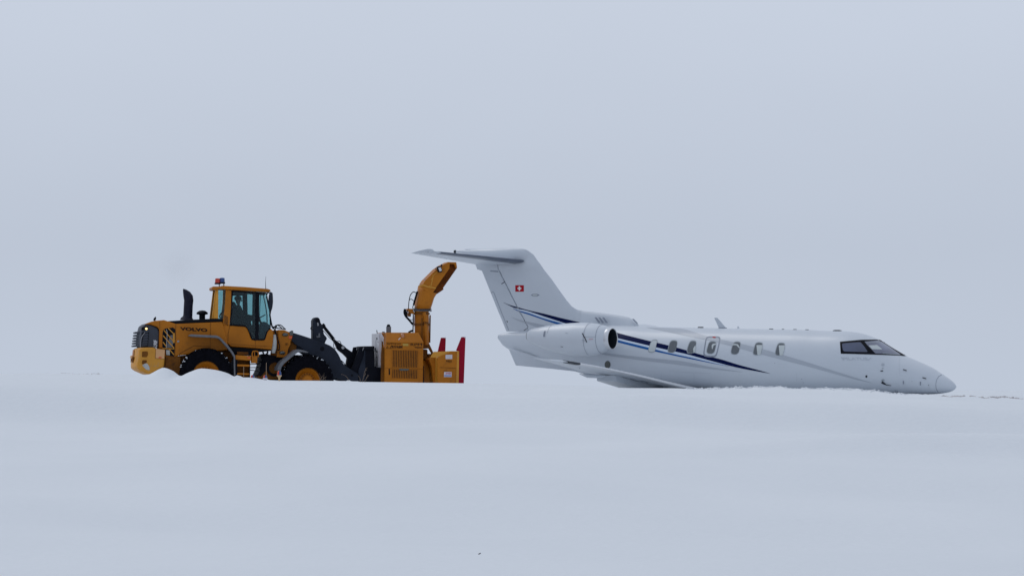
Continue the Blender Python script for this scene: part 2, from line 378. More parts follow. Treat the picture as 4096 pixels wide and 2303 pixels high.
def ground_z(x, y):
    cz = crest_z(x)
    czs = np.interp(x, [-40, -13, -8, -4, 2, 8, 12, 30], [0.40, 0.38, 0.28, 0.22, 0.12, 0.02, -0.15, -0.3])
    yb = y + 2.2 * vnoise(x / 7.0 + 11, y * 0, 12) + 0.10 * x       # the bank below the crest wanders
    fore = pchip([-3000, -20, 0, 30, 60, 85, 100, 107.5, 110.5, 118, 125, 130], [-3.0, -1.75, -1.6, -1.62, -1.45, -1.20, -1.02, -0.94, -0.28, -0.18, -0.08, 0.0], np.where(y > 122, y, yb))
    fore = np.where((y > 118) & (y <= 122), fore * (122 - y) / 4 + np.interp(y, [118, 125, 130], [-0.18, -0.08, 0.0]) * (y - 118) / 4, fore)
    f_f = fore + czs
    back = np.where(x < 1.0, -0.42, -0.42 + 0.28 * sstep(1.0, 4.0, x))
    z = np.where(y < YC, f_f, back)
    # sharp local shape of the bank only near the crest
    w = np.exp(-((y - YC) / np.where(y < YC, 3.0, 1.6))**2)
    t = sstep(YC, YC + 6.0, y)
    zb = (czs) * (1 - t) + back * t
    z = np.where(y >= YC, zb, f_f) + (cz - czs) * w
    # drifts
    d = sstep(20, 50, y) * (1 - sstep(108, 128, y))
    z = z + d * (0.34 * vnoise(x / 9 + 3, y / 13) + 0.12 * vnoise(x / 3.1, y / 5.2, 2) + 0.03 * vnoise(x / 1.1, y / 1.3, 3))
    # a long low drift edge running up to the right
    e = y - (84 + 0.75 * (x - 4))
    z = z + np.where(x > 0, sstep(0, 7, x), 0) * 0.30 * np.where(e > 0, np.exp(-(e / 5.0)**2), np.exp(-(e / 1.6)**2)) * d
    # churned lumpy snow in front of the jet and at the far right
    k = sstep(4.4, 5.2, x) * (1 - sstep(10.2, 11.2, x)) + 0.7 * sstep(10.9, 11.4, x) * (1 - sstep(16, 20, x))
    kk = np.exp(-((y - 129.6) / 1.1)**2)
    z = z + k * kk * (0.085 * vnoise(x / 0.16, y / 0.3, 5) + 0.06 * vnoise(x / 0.07, y / 0.1, 6))
    kl = sstep(-13.5, -12.5, x) * (1 - sstep(-9.6, -9.0, x)) * np.exp(-((y - 129.5) / 0.8)**2)
    z = z + kl * 0.045 * vnoise(x / 0.35, y / 0.3, 8)
    # far plain falls away slowly
    z = z - 0.35 * sstep(170, 500, y)
    return z
def grow(a, lo, hi, s, g=1.25):
    out = []; v = a; st = s
    while v < hi if hi > a else v > hi:
        st *= g; v = v + st if hi > a else v - st; out.append(v)
    return out
def build_ground():
    xm = list(np.arange(-14.6, 14.6, 0.07))
    xs = sorted(grow(-14.6, 0, -6000, 0.07, 1.22)) + xm + grow(14.6, 0, 6000, 0.07, 1.22)
    ym = list(np.arange(40, 118, 0.55)) + list(np.arange(118, 134, 0.11)) + list(np.arange(134, 165, 0.6))
    ys = sorted(grow(40, 0, -3000, 0.55, 1.25)) + ym + grow(165, 0, 9000, 0.6, 1.2)
    X, Y = np.meshgrid(np.array(xs), np.array(ys)); Z = ground_z(X, Y)
    nx, ny = len(xs), len(ys)
    co = np.stack([X, Y, Z], -1).reshape(-1, 3).astype(np.float32)
    i = np.arange(ny - 1)[:, None] * nx + np.arange(nx - 1)[None, :]
    q = np.stack([i, i + 1, i + 1 + nx, i + nx], -1).reshape(-1)
    me = bpy.data.meshes.new('snow_ground')
    me.vertices.add(len(co)); me.vertices.foreach_set('co', co.ravel())
    nf = len(q) // 4
    me.loops.add(len(q)); me.loops.foreach_set('vertex_index', q.astype(np.int32))
    me.polygons.add(nf); me.polygons.foreach_set('loop_start', np.arange(0, nf * 4, 4, dtype=np.int32))
    me.polygons.foreach_set('use_smooth', np.ones(nf, dtype=bool)); me.update(); me.validate()
    o = bpy.data.objects.new('snow_ground', me); col.objects.link(o); me.materials.append(M['snow']); o['kind'] = 'structure'
build_ground()

# ============================================================ BUSINESS JET
jet = thing('business_jet', 'white twin-engine business jet with navy and blue stripes sunk to its belly in snow', 'airplane', tuple(FJ.m @ Vector((0, 0, -0.2))), R(-30))
F = FJ
top = [K(6, 118, 345), K(6, 180, 325), K(6, 480, 290), K(6, 800, 240), (2300, 1299), (2450, 1300), K(7, 150, 215), K(7, 500, 235), K(7, 1100, 246), K(7, 2000, 265),
       K(7, 2576, 276), K(8, 300, 153), K(8, 600, 160), K(8, 800, 175), K(8, 950, 207), K(8, 1050, 243), K(8, 1150, 287), K(8, 1270, 360), K(8, 1400, 442), K(8, 1540, 522),
       K(8, 1700, 590), K(8, 1950, 705), K(8, 2085, 792), K(8, 2200, 868), K(8, 2265, 925), K(8, 2295, 965)]
bot = [K(6, 118, 400), K(6, 150, 455), K(6, 185, 492), K(6, 265, 545), K(6, 620, 665), (2320, 1490), (2450, 1528), (2620, 1556), (2800, 1569), (3000, 1574), (3300, 1578), (3500, 1579),
       (3646, 1578), (3743, 1575), K(8, 2150, 1068), K(8, 2220, 1050), K(8, 2270, 1022), K(8, 2295, 990)]
wid = [(1994, .06), (2060, .20), (2200, .48), (2400, .80), (2600, .93), (2900, .95), (3350, .95), (3500, .86), (3620, .68), (3740, .42), (3800, .24), (3824, .10)]
sx = list(np.linspace(1995, 2080, 6)) + list(np.linspace(2100, 3400, 60)) + list(np.linspace(3412, 3780, 44)) + list(np.linspace(3786, 3823, 10))
tz = pchip(*zip(*top), sx); bz = pchip(*zip(*bot), sx); hw = pchip(*zip(*wid), sx)
NF = 56; fv = []; FUS = []
for x, a, b, h in zip(sx, tz, bz, hw):
    pt = F.P(x, a, 0); pb = F.P(x, b, 0); zc = (pt.z + pb.z) / 2; hh = (pt.z - pb.z) / 2; h = min(h, hh * 1.0 + 0.02)
    FUS.append((pt.x, pt.z, pb.z, h))
    for j in range(NF):
        q = 2 * math.pi * j / NF; fv.append((pt.x, h * math.cos(q), zc + hh * math.sin(q)))
fb = MB(F); n = len(sx)
tip = Vector((FUS[-1][0] + .012, 0, (FUS[-1][1] + FUS[-1][2]) / 2)); tail = F.P(1993, 1344, 0)
fs = [(i * NF + j, i * NF + (j + 1) % NF, (i + 1) * NF + (j + 1) % NF, (i + 1) * NF + j) for i in range(n - 1) for j in range(NF)]
fv += [tip, tail]; fs += [((n - 1) * NF + j, (n - 1) * NF + (j + 1) % NF, n * NF) for j in range(NF)] + [((j + 1) % NF, j, n * NF + 1) for j in range(NF)]
fb.add(fv, fs); fuselage = fb.build('fuselage', M['jet'], jet, smooth=60)

# fin and rudder as lofted aerofoil rows: (level in photo, leading edge, hinge, trailing edge)
def foil(t): return 2.0 * (0.2969 * math.sqrt(max(t, 0)) - 0.126 * t - 0.3516 * t * t + 0.2843 * t**3 - 0.1015 * t**4) * 2.5
rows = [(109, 1475, 1100, 760), (118, 1545, 1120, 800), (140, 1590, 1150, 850), (190, 1655, 1190, 905), (255, 1700, 1195, 905), (300, 1735, 1200, 906), (365, 1780, 1208, 932), (385, 1792, 1218, 992), (500, 1885, 1272, 1038),
        (600, 1955, 1322, 1078), (680, 2012, 1360, 1110), (780, 2085, 1410, 1150), (850, 2145, 1448, 1178), (905, 2225, 1470, 1200), (1000, 2290, 1530, 1240), (1100, 2330, 1580, 1280), (1170, 2345, 1592, 1309)]
def finloft(a, b, tt, hinge_first):
    mb = MB(F); NC = 14; vs = []
    for (y, le, hg, te) in rows:
        L = F.K(5, le, y, 0); H = F.K(5, hg, y, 0); T = F.K(5, te, y, 0); c = L.x - T.x
        x0, x1 = (L.x, H.x + 0.012) if not hinge_first else (H.x - 0.012, T.x)
        th = 0.21 if c > 2.2 else 0.075 * c
        prof = []
        for i in range(NC + 1):
            u = i / NC; u = u * u if not hinge_first else u
            x = x0 + (x1 - x0) * u; t = (L.x - x) / c; prof.append((x, max(0.006, foil(t) * th * 0.5)))
        vs += [(x, -h, L.z) for x, h in prof] + [(x, h, L.z) for x, h in reversed(prof)]
    m = 2 * (NC + 1); n = len(rows)
    fs = [(i * m + j, i * m + (j + 1) % m, (i + 1) * m + (j + 1) % m, (i + 1) * m + j) for i in range(n - 1) for j in range(m)]
    fs += [tuple(range(m)), tuple(range((n - 1) * m, n * m))]
    return mb.add(vs, fs)
fin_mb = finloft(0, 0, 0, False); fin = fin_mb.build('vertical_fin', M['jet'], jet, smooth=50)
rud_mb = finloft(0, 0, 0, True); rudder = rud_mb.build('rudder', M['jet_under'], jet, smooth=50)
# dorsal fin: long low fairing ahead of the fin with its air scoop
dtop = [K(5, 2120, 835), K(5, 2180, 880), K(5, 2230, 900), K(5, 2330, 915), K(6, 1280, 5), K(6, 1700, 58), K(6, 1850, 82), K(6, 1930, 100), K(6, 1985, 130), K(6, 2042, 183)]
db = MB(F); vs = []; NS = 9
for i, (x, y) in enumerate(dtop):
    p = F.P(x, y, 0); zb = F.P(x, 1305, 0).z - 0.15; wd = 0.015 + 0.15 * min(1, i / 8)
    for j in range(NS):
        q = math.pi * j / (NS - 1); vs.append((p.x, -wd * math.cos(q) * (1 if 0 < j < NS - 1 else 1.5), zb + (p.z - zb) * math.sin(q)**0.55 if 0 < j < NS - 1 else zb))
n = len(dtop)
db.add(vs, [(i * NS + j, i * NS + j + 1, (i + 1) * NS + j + 1, (i + 1) * NS + j) for i in range(n - 1) for j in range(NS - 1)] + [tuple(range((n - 1) * NS, n * NS)), tuple(range(NS))])
dorsal = db.build('dorsal_fin', M['jet'], jet, smooth=50)
mb = MB(F)
for a in (0, 50, 105):
    mb.prism([(1455 + a, 100), (1475 + a, 100), (1530 + a, 178), (1508 + a, 178)], -0.225, -0.18, 6)
mb.build('louvre', M['seam'], dorsal)
MB(F).prism([(1980, 124), (1985, 121), (2042, 180), (2037, 185)], -0.20, -0.12, 6).build('scoop_mouth', M['seam'], dorsal)

# bullet fairing on top of the fin
bl = [(655, 140, 165), (680, 134, 166), (760, 130, 178), (900, 120, 215), (1050, 112, 245), (1200, 106, 270), (1350, 104, 290), (1440, 107, 300), (1520, 122, 300), (1600, 165, 290), (1640, 200, 270)]
xs_ = np.linspace(655, 1640, 40); tt = pchip([b[0] for b in bl], [b[1] for b in bl], xs_); bb_ = pchip([b[0] for b in bl], [b[2] for b in bl], xs_)
mb = MB(F); vs = []; NB = 20
for i, (x, a, b) in enumerate(zip(xs_, tt, bb_)):
    p, q_ = F.K(5, x, a, 0), F.K(5, x, b, 0); hh = (p.z - q_.z) / 2; w_ = min(hh * 0.9, 0.17) * (1 if x < 1150 else max(0.12, 1 - ((x - 1150) / 500)**1.6))
    for j in range(NB):
        q = 2 * math.pi * j / NB; vs.append((p.x, w_ * math.cos(q), q_.z + hh + hh * math.sin(q)))
m_ = len(xs_)
mb.add(vs, [(i * NB + j, i * NB + (j + 1) % NB, (i + 1) * NB + (j + 1) % NB, (i + 1) * NB + j) for i in range(m_ - 1) for j in range(NB)] + [tuple(range(NB)), tuple(range((m_ - 1) * NB, m_ * NB))])
bullet = mb.build('bullet_fairing', M['jet'], jet, smooth=50)
MB(F).lathe(F.K(5, 650, 150, 0), (-1, 0, 0), [(0.035, -0.03), (0.05, 0), (0.045, 0.04), (0.01, 0.06)], 12, True).build('tail_light', M['dark'], jet, smooth=40)

# flying surfaces: lofted between stations (leading edge point, trailing edge point, thickness ratio)
def surface(st, n=18, le_part=None):
    vs = []; us = []
    for i in range(n + 1): us.append((i / n)**1.7)
    m = 2 * (n + 1) - 2
    rowsv = []
    for L, T, th in st:
        L = Vector(L); T = Vector(T); c = (L - T).length; r = []
        for u in us: p = L.lerp(T, u); r.append(p + Vector((0, 0, foil(u) * th * c * 0.55)))
        for u in reversed(us[1:-1]): p = L.lerp(T, u); r.append(p - Vector((0, 0, foil(u) * th * c * 0.45)))
        rowsv += r
    k = len(st); m = len(rowsv) // k
    fs = [(i * m + j, i * m + (j + 1) % m, (i + 1) * m + (j + 1) % m, (i + 1) * m + j) for i in range(k - 1) for j in range(m)]
    fs += [tuple(range(m)), tuple(range((k - 1) * m, k * m))]
    return MB(F).add(rowsv, fs)
def cuff(st, frac, out=0.006, n=7):
    """leading-edge skin over the first part of the chord, standing proud of the surface"""
    rv = []
    for L, T, th in st:
        L = Vector(L); T = Vector(T); c = (L - T).length; d = (L - T).normalized(); r = []
        us = [frac * (i / n)**1.7 for i in range(n + 1)]
        for u in reversed(us): r.append(L.lerp(T, u) + d * out + Vector((0, 0, foil(u) * th * c * 0.55 + (out if u > 0 else 0))))
        for u in us[1:]: r.append(L.lerp(T, u) + d * out - Vector((0, 0, foil(u) * th * c * 0.45 + out)))
        rv += r
    k = len(st); m = len(rv) // k
    fs = [(i * m + j, i * m + j + 1, (i + 1) * m + j + 1, (i + 1) * m + j) for i in range(k - 1) for j in range(m - 1)]
    fs += [tuple(range(m)), tuple(range((k - 1) * m, k * m))]
    return MB(F).add(rv, fs)
# tailplane
def tst(f):
    y = -0.1 - 2.75 * f; le = (1530 + (345 - 1530) * f, 270 + (148 - 270) * f); te = (930 + (75 - 930) * f, 318 + (169 - 318) * f)
    return (F.K(5, *le, y), F.K(5, *te, y), 0.165)
stab = [tst(f) for f in (0, .25, .5, .75, .94)] + [(F.K(5, 345, 132, -2.85), F.K(5, 75, 168, -2.86), 0.075)]
wingst = []
def wst(f):
    y = -0.6 - 7.75 * f; lx = 2880 + (2272 - 2880) * f; ly = 1578 + (1447 - 1578) * f
    lx, ly = (np.interp(lx, [2207, 2272, 2391, 2535, 2700, 2865, 2900], [2207, 2272, 2391, 2535, 2700, 2865, 2900]),
              np.interp(lx, [2207, 2272, 2391, 2535, 2644, 2730, 2900], [1440, 1447, 1467, 1497, 1524, 1545, 1583]))
    tx = 2610 + (2145 - 2610) * f; ty = np.interp(tx, [2130, 2322, 2450, 2620], [1431, 1484, 1512, 1552])
    return (F.P(lx, ly, y), F.P(tx, ty, y), 0.155 - 0.045 * f)
wingst = [wst(f) for f in (0, .1, .2, .35, .5, .65, .8, .92, 1.0)] + [(F.P(2209, 1440, -8.6), F.P(2132, 1430, -8.62), 0.05)]
for mir in (False, True):
    s1 = surface(stab).build('tailplane', M['jet_under'], jet, smooth=50, mirror=mir)
    cuff(stab[:4] + [tst(.90)], 0.20).build('deicing_boot', M['boot'], s1, smooth=50, mirror=mir)
    MB(F).prism([(70, 170), (190, 134), (290, 113), (332, 114), (350, 128), (347, 150), (330, 172), (262, 166), (300, 150), (180, 158)], -2.93, -2.84, 5).build('tailplane_tip', M['jet_under'], s1, bevel=.02, mirror=mir)
    w1 = surface(wingst).build('wing', M['jet_under'], jet, smooth=50, mirror=mir)
    cuff(wingst[:8], 0.09, 0.008).build('leading_edge', M['polished'], w1, smooth=50, mirror=mir)
    # wing tip light, dark glazed
    tl = cuff(wingst[7:9], 0.16, 0.014)
    tl.build('wingtip_light', M['dark'], w1, smooth=50, mirror=mir)
    # flap under the trailing edge, and the aileron end block
    fl = MB(F)
    A = [F.K(6, 1484, 985, -5.0), F.K(6, 1486, 905, -5.05), F.K(6, 1750, 900, -5.05), F.K(6, 1760, 990, -5.0)]
    B = [F.P(2600, 1590, -1.0), F.P(2602, 1560, -1.0), F.P(2700, 1562, -1.0), F.P(2700, 1590, -1.0)]
    fl.add(A + B, [(0, 1, 2, 3), (4, 5, 6, 7), (0, 1, 5, 4), (1, 2, 6, 5), (2, 3, 7, 6), (3, 0, 4, 7)])
    fl.build('flap', M['jet_under'], w1, mirror=mir, bevel=0.02)
    for f, ln in ((.38, 1.0), (.60, .8)):
        st_ = wst(f); T = Vector(st_[1]); L = Vector(st_[0])
        p0 = T.lerp(L, .5) - Vector((0, 0, .09)); p1 = T - Vector((0.10, 0, .06))
        MB(F).tube([p0, p0.lerp(p1, .25) - Vector((0, 0, .03)), p0.lerp(p1, .7) - Vector((0, 0, .035)), p1], [.02, .055, .06, .015], 12).build('flap_track_fairing', M['jet_under'], w1, smooth=50, mirror=mir)

# ventral fins
for sgn in (False, True):
    MB(F).prism([(255, 535), (640, 640), (1000, 720), (1350, 820), (1330, 868), (900, 820), (356, 769)], -0.30, -0.25, 6).build('ventral_fin', M['jet'], jet, mirror=sgn, bevel=0.015)

# nacelles
NY = -1.62
nst = [(540, 292, 428), (580, 262, 458), (680, 240, 508), (800, 218, 552), (950, 196, 592), (1100, 182, 624), (1250, 175, 642), (1380, 178, 640), (1480, 188, 624),
       (1560, 205, 600), (1620, 226, 575), (1655, 245, 552)]
nb = MB(F); vs = []; NN = 48; sp = []
nx_ = np.linspace(540, 1655, 46); na = pchip([a[0] for a in nst], [a[1] for a in nst], nx_); nc = pchip([a[0] for a in nst], [a[2] for a in nst], nx_)
for x, a, b in zip(nx_, na, nc):
    p, q_ = F.K(6, x, a, NY), F.K(6, x, b, NY); zc = (p.z + q_.z) / 2; r_ = (p.z - q_.z) / 2; sp.append((p.x, zc, r_))
    for j in range(NN):
        q = 2 * math.pi * j / NN; vs.append((p.x, NY + r_ * math.cos(q) * 0.98, zc + r_ * math.sin(q)))
nb.add(vs, [(i * NN + j, i * NN + (j + 1) % NN, (i + 1) * NN + (j + 1) % NN, (i + 1) * NN + j) for i in range(len(nx_) - 1) for j in range(NN)])
fx, fz, frr = sp[-1]; rx, rz_, rr_ = sp[0]
lipc = Vector((fx, NY, fz))
def nac_decal(x0, x1, q0, q1, off=0.006, n=24):
    """patch on the nacelle between stations x0..x1 (crop 6) and angles q0..q1"""
    mb = MB(F); A = []
    for i in range(2 if abs(x1 - x0) < 30 else 8):
        k_ = (2 if abs(x1 - x0) < 30 else 8) - 1
        x = x0 + (x1 - x0) * i / k_; t = (x - 540) / (1655 - 540) * (len(sp) - 1); i0 = min(int(t), len(sp) - 2); w_ = t - i0
        u = [sp[i0][c] * (1 - w_) + sp[i0 + 1][c] * w_ for c in range(3)]
        for j in range(n + 1):
            q = R(q0 + (q1 - q0) * j / n); A.append((u[0], NY - (u[2] + off) * math.cos(q) * 0.98, u[1] + (u[2] + off) * math.sin(q)))
    rws = len(A) // (n + 1)
    return mb.add(A, [(i * (n + 1) + j, i * (n + 1) + j + 1, (i + 1) * (n + 1) + j + 1, (i + 1) * (n + 1) + j) for i in range(rws - 1) for j in range(n)])
for mir in (False, True):
    nac = nb.build('engine_nacelle', M['nacelle'], jet, smooth=60, mirror=mir)
    MB(F).lathe(lipc, (1, 0, 0), [(frr, -0.01), (frr + .003, 0.0), (frr * .985, .07), (frr * .96, .115), (frr * .935, .135), (frr * .915, .128), (frr * .905, .11)], 48).build('intake_lip', M['polished'], nac, smooth=60, mirror=mir)
    MB(F).lathe(lipc, (1, 0, 0), [(frr * .906, .11), (frr * .87, -.02), (frr * .84, -.35), (frr * .84, -.5), (0.01, -.5)], 48).build('intake_duct', M['duct'], nac, smooth=40, mirror=mir)
    MB(F).lathe(lipc, (1, 0, 0), [(0.10, -.45), (0.09, -.38), (0.05, -.31), (0.004, -.28)], 24).build('spinner', M['dark'], nac, smooth=40, mirror=mir)
    fan = MB(F)
    for j in range(18):
        q = 2 * math.pi * j / 18; d = Vector((0, math.cos(q), math.sin(q))); e = Vector((0, -math.sin(q), math.cos(q)))
        p = [lipc + Vector((-.42, 0, 0)) + d * .09 - e * .012, lipc + Vector((-.36, 0, 0)) + d * .09 + e * .018, lipc + Vector((-.36, 0, 0)) + d * frr * .79 + e * .055, lipc + Vector((-.42, 0, 0)) + d * frr * .79 - e * .012]
        fan.add(p, [(0, 1, 2, 3)])
    fan.build('fan', M['seam'], nac, mirror=mir)
    MB(F).lathe((rx, NY, rz_), (1, 0, 0), [(rr_, 0.0), (rr_ * .9, -.02), (rr_ * .85, .3), (.16, .3), (.10, 0.15), (.01, 0.02)], 32).build('exhaust_nozzle', M['duct'], nac, smooth=40, mirror=mir)
    nac_decal(1405, 1410, -70, 95).build('panel_seam', M['seam'], nac, mirror=mir)
    nac_decal(1560, 1565, -90, 95).build('panel_seam', M['seam'], nac, mirror=mir)
    nac_decal(880, 884, 20, 95).build('panel_seam', M['seam'], nac, mirror=mir)
    nac_decal(1410, 1565, 8, 8.7, n=1).build('panel_seam', M['seam'], nac, mirror=mir)
    nac_decal(826, 850, 5, 32, .012, 4).build('vent', M['seam'], nac, mirror=mir)
    nac_decal(1075, 1110, -30, -28, .008, 2).build('vent', M['dark'], nac, mirror=mir)
    nac_decal(1480, 1535, -2, 2, .008, 2).build('warning_mark', mat('pale_red_mark', (.50, .38, .42), .4), nac, mirror=mir)
        # pylon
    a, b = F.K(6, 800, 330, -1.2).x, F.K(6, 1500, 400, -1.2).x; zc = F.K(6, 1200, 390, -1.2).z
    MB(F).add([(a, -.35, zc), ((a + b) / 2, -.35, zc + .13), (b, -.35, zc), ((a + b) / 2, -.35, zc - .13), (a, -1.5, zc), ((a + b) / 2, -1.5, zc + .13), (b, -1.5, zc), ((a + b) / 2, -1.5, zc - .13)],
              [(0, 1, 5, 4), (1, 2, 6, 5), (2, 3, 7, 6), (3, 0, 4, 7)]).build('pylon', M['jet'], jet, mirror=mir)

# ---- paint and fittings laid on the skin of the jet
class Surf:
    def __init__(s, mbs):
        V = []; Fc = []
        for mb in mbs:
            b = len(V); V += [Vector(v) for v in mb.v]; Fc += [tuple(b + i for i in f) for f in mb.f]
        s.b = BVHTree.FromPolygons(V, Fc); s.o = F.i @ CAM
    def hit(s, px, py, off=0.003, clamp=False):
        d = (F.i.to_3x3() @ ray(px, py)).normalized(); loc, nrm, i, t = s.b.ray_cast(s.o, d)
        if loc is None:
            g = F.P(px, py, 0); loc, nrm, i, t = s.b.find_nearest(g)
        if nrm.dot(d) > 0: nrm = -nrm
        p = loc + nrm * off
        if clamp and p.y > 0:
            tz_ = float(np.interp(p.x, [f[0] for f in FUS], [f[1] for f in FUS])); p = Vector((p.x, 0, tz_ + off))
        return p
SF = Surf([fb]); SA = Surf([fb, fin_mb, rud_mb, db]); SV = Surf([fin_mb, rud_mb, db])
def strip(surf, tops, bots, name, m, parent=jet, k=None, off=0.004, n=90, r=5, both=True, clamp=False):
    """band between an upper and a lower line of photograph points"""
    tx, ty = zip(*tops); bx, by = zip(*bots); xs = np.linspace(max(tx[0], bx[0]), min(tx[-1], bx[-1]), n)
    a = pchip(tx, ty, xs); b = pchip(bx, by, xs); A = []
    for x, p, q in zip(xs, a, b):
        for j in range(r): A.append(surf.hit(x, p + (q - p) * j / (r - 1), off, clamp))
    fs = [(i * r + j, i * r + j + 1, (i + 1) * r + j + 1, (i + 1) * r + j) for i in range(n - 1) for j in range(r - 1)]
    mb = MB(F).add(A, fs); out = [mb.build(name, m, parent, smooth=50)]
    if both: out.append(mb.build(name, m, parent, smooth=50, mirror=True))
    return out
def resample(pts, n, rounding=0.0):
    """closed outline resampled to n points, corners rounded by Chaikin cuts"""
    for _ in range(3 if rounding else 0):
        q = []
        for i in range(len(pts)):
            a = pts[i]; b = pts[(i + 1) % len(pts)]; q += [(a[0] + (b[0] - a[0]) * rounding, a[1] + (b[1] - a[1]) * rounding), (b[0] - (b[0] - a[0]) * rounding, b[1] - (b[1] - a[1]) * rounding)]
        pts = q; rounding = 0.25
    d = [0]
    for i in range(len(pts)):
        a = pts[i]; b = pts[(i + 1) % len(pts)]; d.append(d[-1] + math.hypot(b[0] - a[0], b[1] - a[1]))
    out = []
    for j in range(n):
        t = d[-1] * j / n; i = max(k for k in range(len(pts)) if d[k] <= t); a = pts[i]; b = pts[(i + 1) % len(pts)]
        w_ = (t - d[i]) / max(1e-9, d[i + 1] - d[i]); out.append((a[0] + (b[0] - a[0]) * w_, a[1] + (b[1] - a[1]) * w_))
    return out
def patch(surf, pts, k, name, m, parent=jet, off=0.004, n=32, rings=3, rnd=0.0, both=True, inner=None, clamp=False):
    P_ = [K(k, *p) for p in pts]; o = resample(P_, n, rnd) if (rnd or n) else P_
    cx = sum(p[0] for p in o) / len(o); cy = sum(p[1] for p in o) / len(o); A = []
    lo = 0.0 if inner is None else inner
    lv = [1 - (1 - lo) * i / rings for i in range(rings + (1 if inner is not None else 0))]
    for s_ in lv:
        for x, y in o: A.append(surf.hit(cx + (x - cx) * s_, cy + (y - cy) * s_, off, clamp))
    n = len(o); fs = [(i * n + j, i * n + (j + 1) % n, (i + 1) * n + (j + 1) % n, (i + 1) * n + j) for i in range(len(lv) - 1) for j in range(n)]
    if inner is None:
        A.append(surf.hit(cx, cy, off, clamp)); fs += [((len(lv) - 1) * n + j, (len(lv) - 1) * n + (j + 1) % n, len(A) - 1) for j in range(n)]
    mb = MB(F).add(A, fs)
    if both == 'far': return [mb.build(name, m, parent, smooth=50, mirror=True)]
    out = [mb.build(name, m, parent, smooth=50)]
    if both: out.append(mb.build(name, m, parent, smooth=50, mirror=True))
    return out
def line(surf, pts, k, w, name, m, parent, both=True, off=0.005, sub=6):
    P_ = [K(k, *p) for p in pts]; A = []
    d = [0]
    for a, b in zip(P_, P_[1:]): d.append(d[-1] + math.hypot(b[0] - a[0], b[1] - a[1]))
    ts = np.linspace(0, d[-1], sub * (len(P_) - 1) + 1); xs = np.interp(ts, d, [p[0] for p in P_]); ys = np.interp(ts, d, [p[1] for p in P_])
    for i in range(len(ts)):
        a = max(i - 1, 0); b = min(i + 1, len(ts) - 1); dx, dy = xs[b] - xs[a], ys[b] - ys[a]; l_ = math.hypot(dx, dy)
        nx, ny = -dy / l_ * w / 2, dx / l_ * w / 2
        A += [surf.hit(xs[i] + nx, ys[i] + ny, off), surf.hit(xs[i] - nx, ys[i] - ny, off)]
    mb = MB(F).add(A, [(2 * i, 2 * i + 1, 2 * i + 3, 2 * i + 2) for i in range(len(ts) - 1)])
    mb.build(name, m, parent)
    if both: mb.build(name, m, parent, mirror=True)
SN = Surf([nb])
line(SN, [(1285, 322), (1318, 380), (1350, 448)], 6, 3.5, 'cooling_scoop', M['dark'], nac, off=.012)
line(SN, [(1280, 418), (1325, 424)], 6, 3.0, 'cooling_scoop', M['swoosh'], nac, off=.010)
line(SN, [(1050, 318), (1085, 322)], 6, 2.0, 'access_panel', M['swoosh'], nac, off=.008)
k5 = lambda L: [K(5, *p) for p in L]; k6 = lambda L: [K(6, *p) for p in L]; k7 = lambda L: [K(7, *p) for p in L]; k8 = lambda L: [K(8, *p) for p in L]
navy_t = k5([(1268, 803), (1350, 835), (1430, 858), (1600, 905), (1800, 950), (2000, 1000), (2250, 1058)]) + k6([(1730, 305), (2220, 430)]) + k7([(600, 490), (860, 560), (1080, 625), (1300, 675), (1600, 765), (1900, 845), (2025, 882)])
navy_b = k5([(1268, 805), (1400, 868), (1440, 880), (1560, 907), (1800, 985), (2080, 1075)]) + k6([(1740, 380), (2200, 490)]) + k7([(600, 555), (860, 612), (1080, 672), (1300, 732), (1600, 806), (1900, 861), (2025, 883)])
blue_t = k5([(1390, 876), (1440, 897), (1600, 942), (1800, 1012), (2050, 1080)]) + k6([(1740, 405), (2200, 520)]) + k7([(600, 592), (900, 657), (1200, 727), (1450, 780)])
blue_b = k5([(1390, 880), (1450, 912), (1600, 962), (1800, 1032), (1960, 1084)]) + k6([(1740, 437), (2200, 552)]) + k7([(600, 614), (900, 676), (1200, 736), (1450, 782)])
# split each band at the fin root so that it stays on the skin it is painted on
def cut(line, x0, x1):
    xs, ys = zip(*line); x0 = max(x0, xs[0]); x1 = min(x1, xs[-1]); L = [p for p in line if x0 + .01 < p[0] < x1 - .01]; g = lambda x: (x, float(pchip(xs, ys, [x])[0]))
    return [g(max(x0, xs[0]))] + L + [g(min(x1, xs[-1]))]
for t_, b_, m_, nm in ((navy_t, navy_b, 'navy', 'navy_stripe'), (blue_t, blue_b, 'blue', 'blue_stripe')):
    strip(SV, cut(t_, 1900, 2318), cut(b_, 1900, 2318), nm, M[m_], fin, n=70)
    strip(SF, cut(t_, 2400, 3200), cut(b_, 2400, 3200), nm, M[m_], fuselage, n=110)
strip(SV, cut(navy_b, 2070, 2290), cut(blue_t, 2070, 2290), 'pale_stripe', M['pale'], fin, n=50, off=0.003)
strip(SF, cut(navy_b, 2400, 2900), cut(blue_t, 2400, 2900), 'pale_stripe', M['pale'], fuselage, n=80, off=0.003)
strip(SV, k5([(1370, 989), (1450, 1018), (1560, 1045), (1680, 1070), (1800, 1098)]), k5([(1370, 991), (1440, 1030), (1500, 1056), (1600, 1085), (1700, 1117), (1800, 1122)]), 'grey_stripe', M['swoosh'], fin, n=40)
strip(SF, k6([(1560, 590), (2000, 640), (2576, 690)]) + k7([(600, 693), (1200, 790), (1640, 861)]), k6([(1560, 615), (1700, 640), (2576, 752)]) + k7([(600, 742), (1200, 820), (1640, 863)]), 'grey_stripe', M['swoosh'], fuselage)
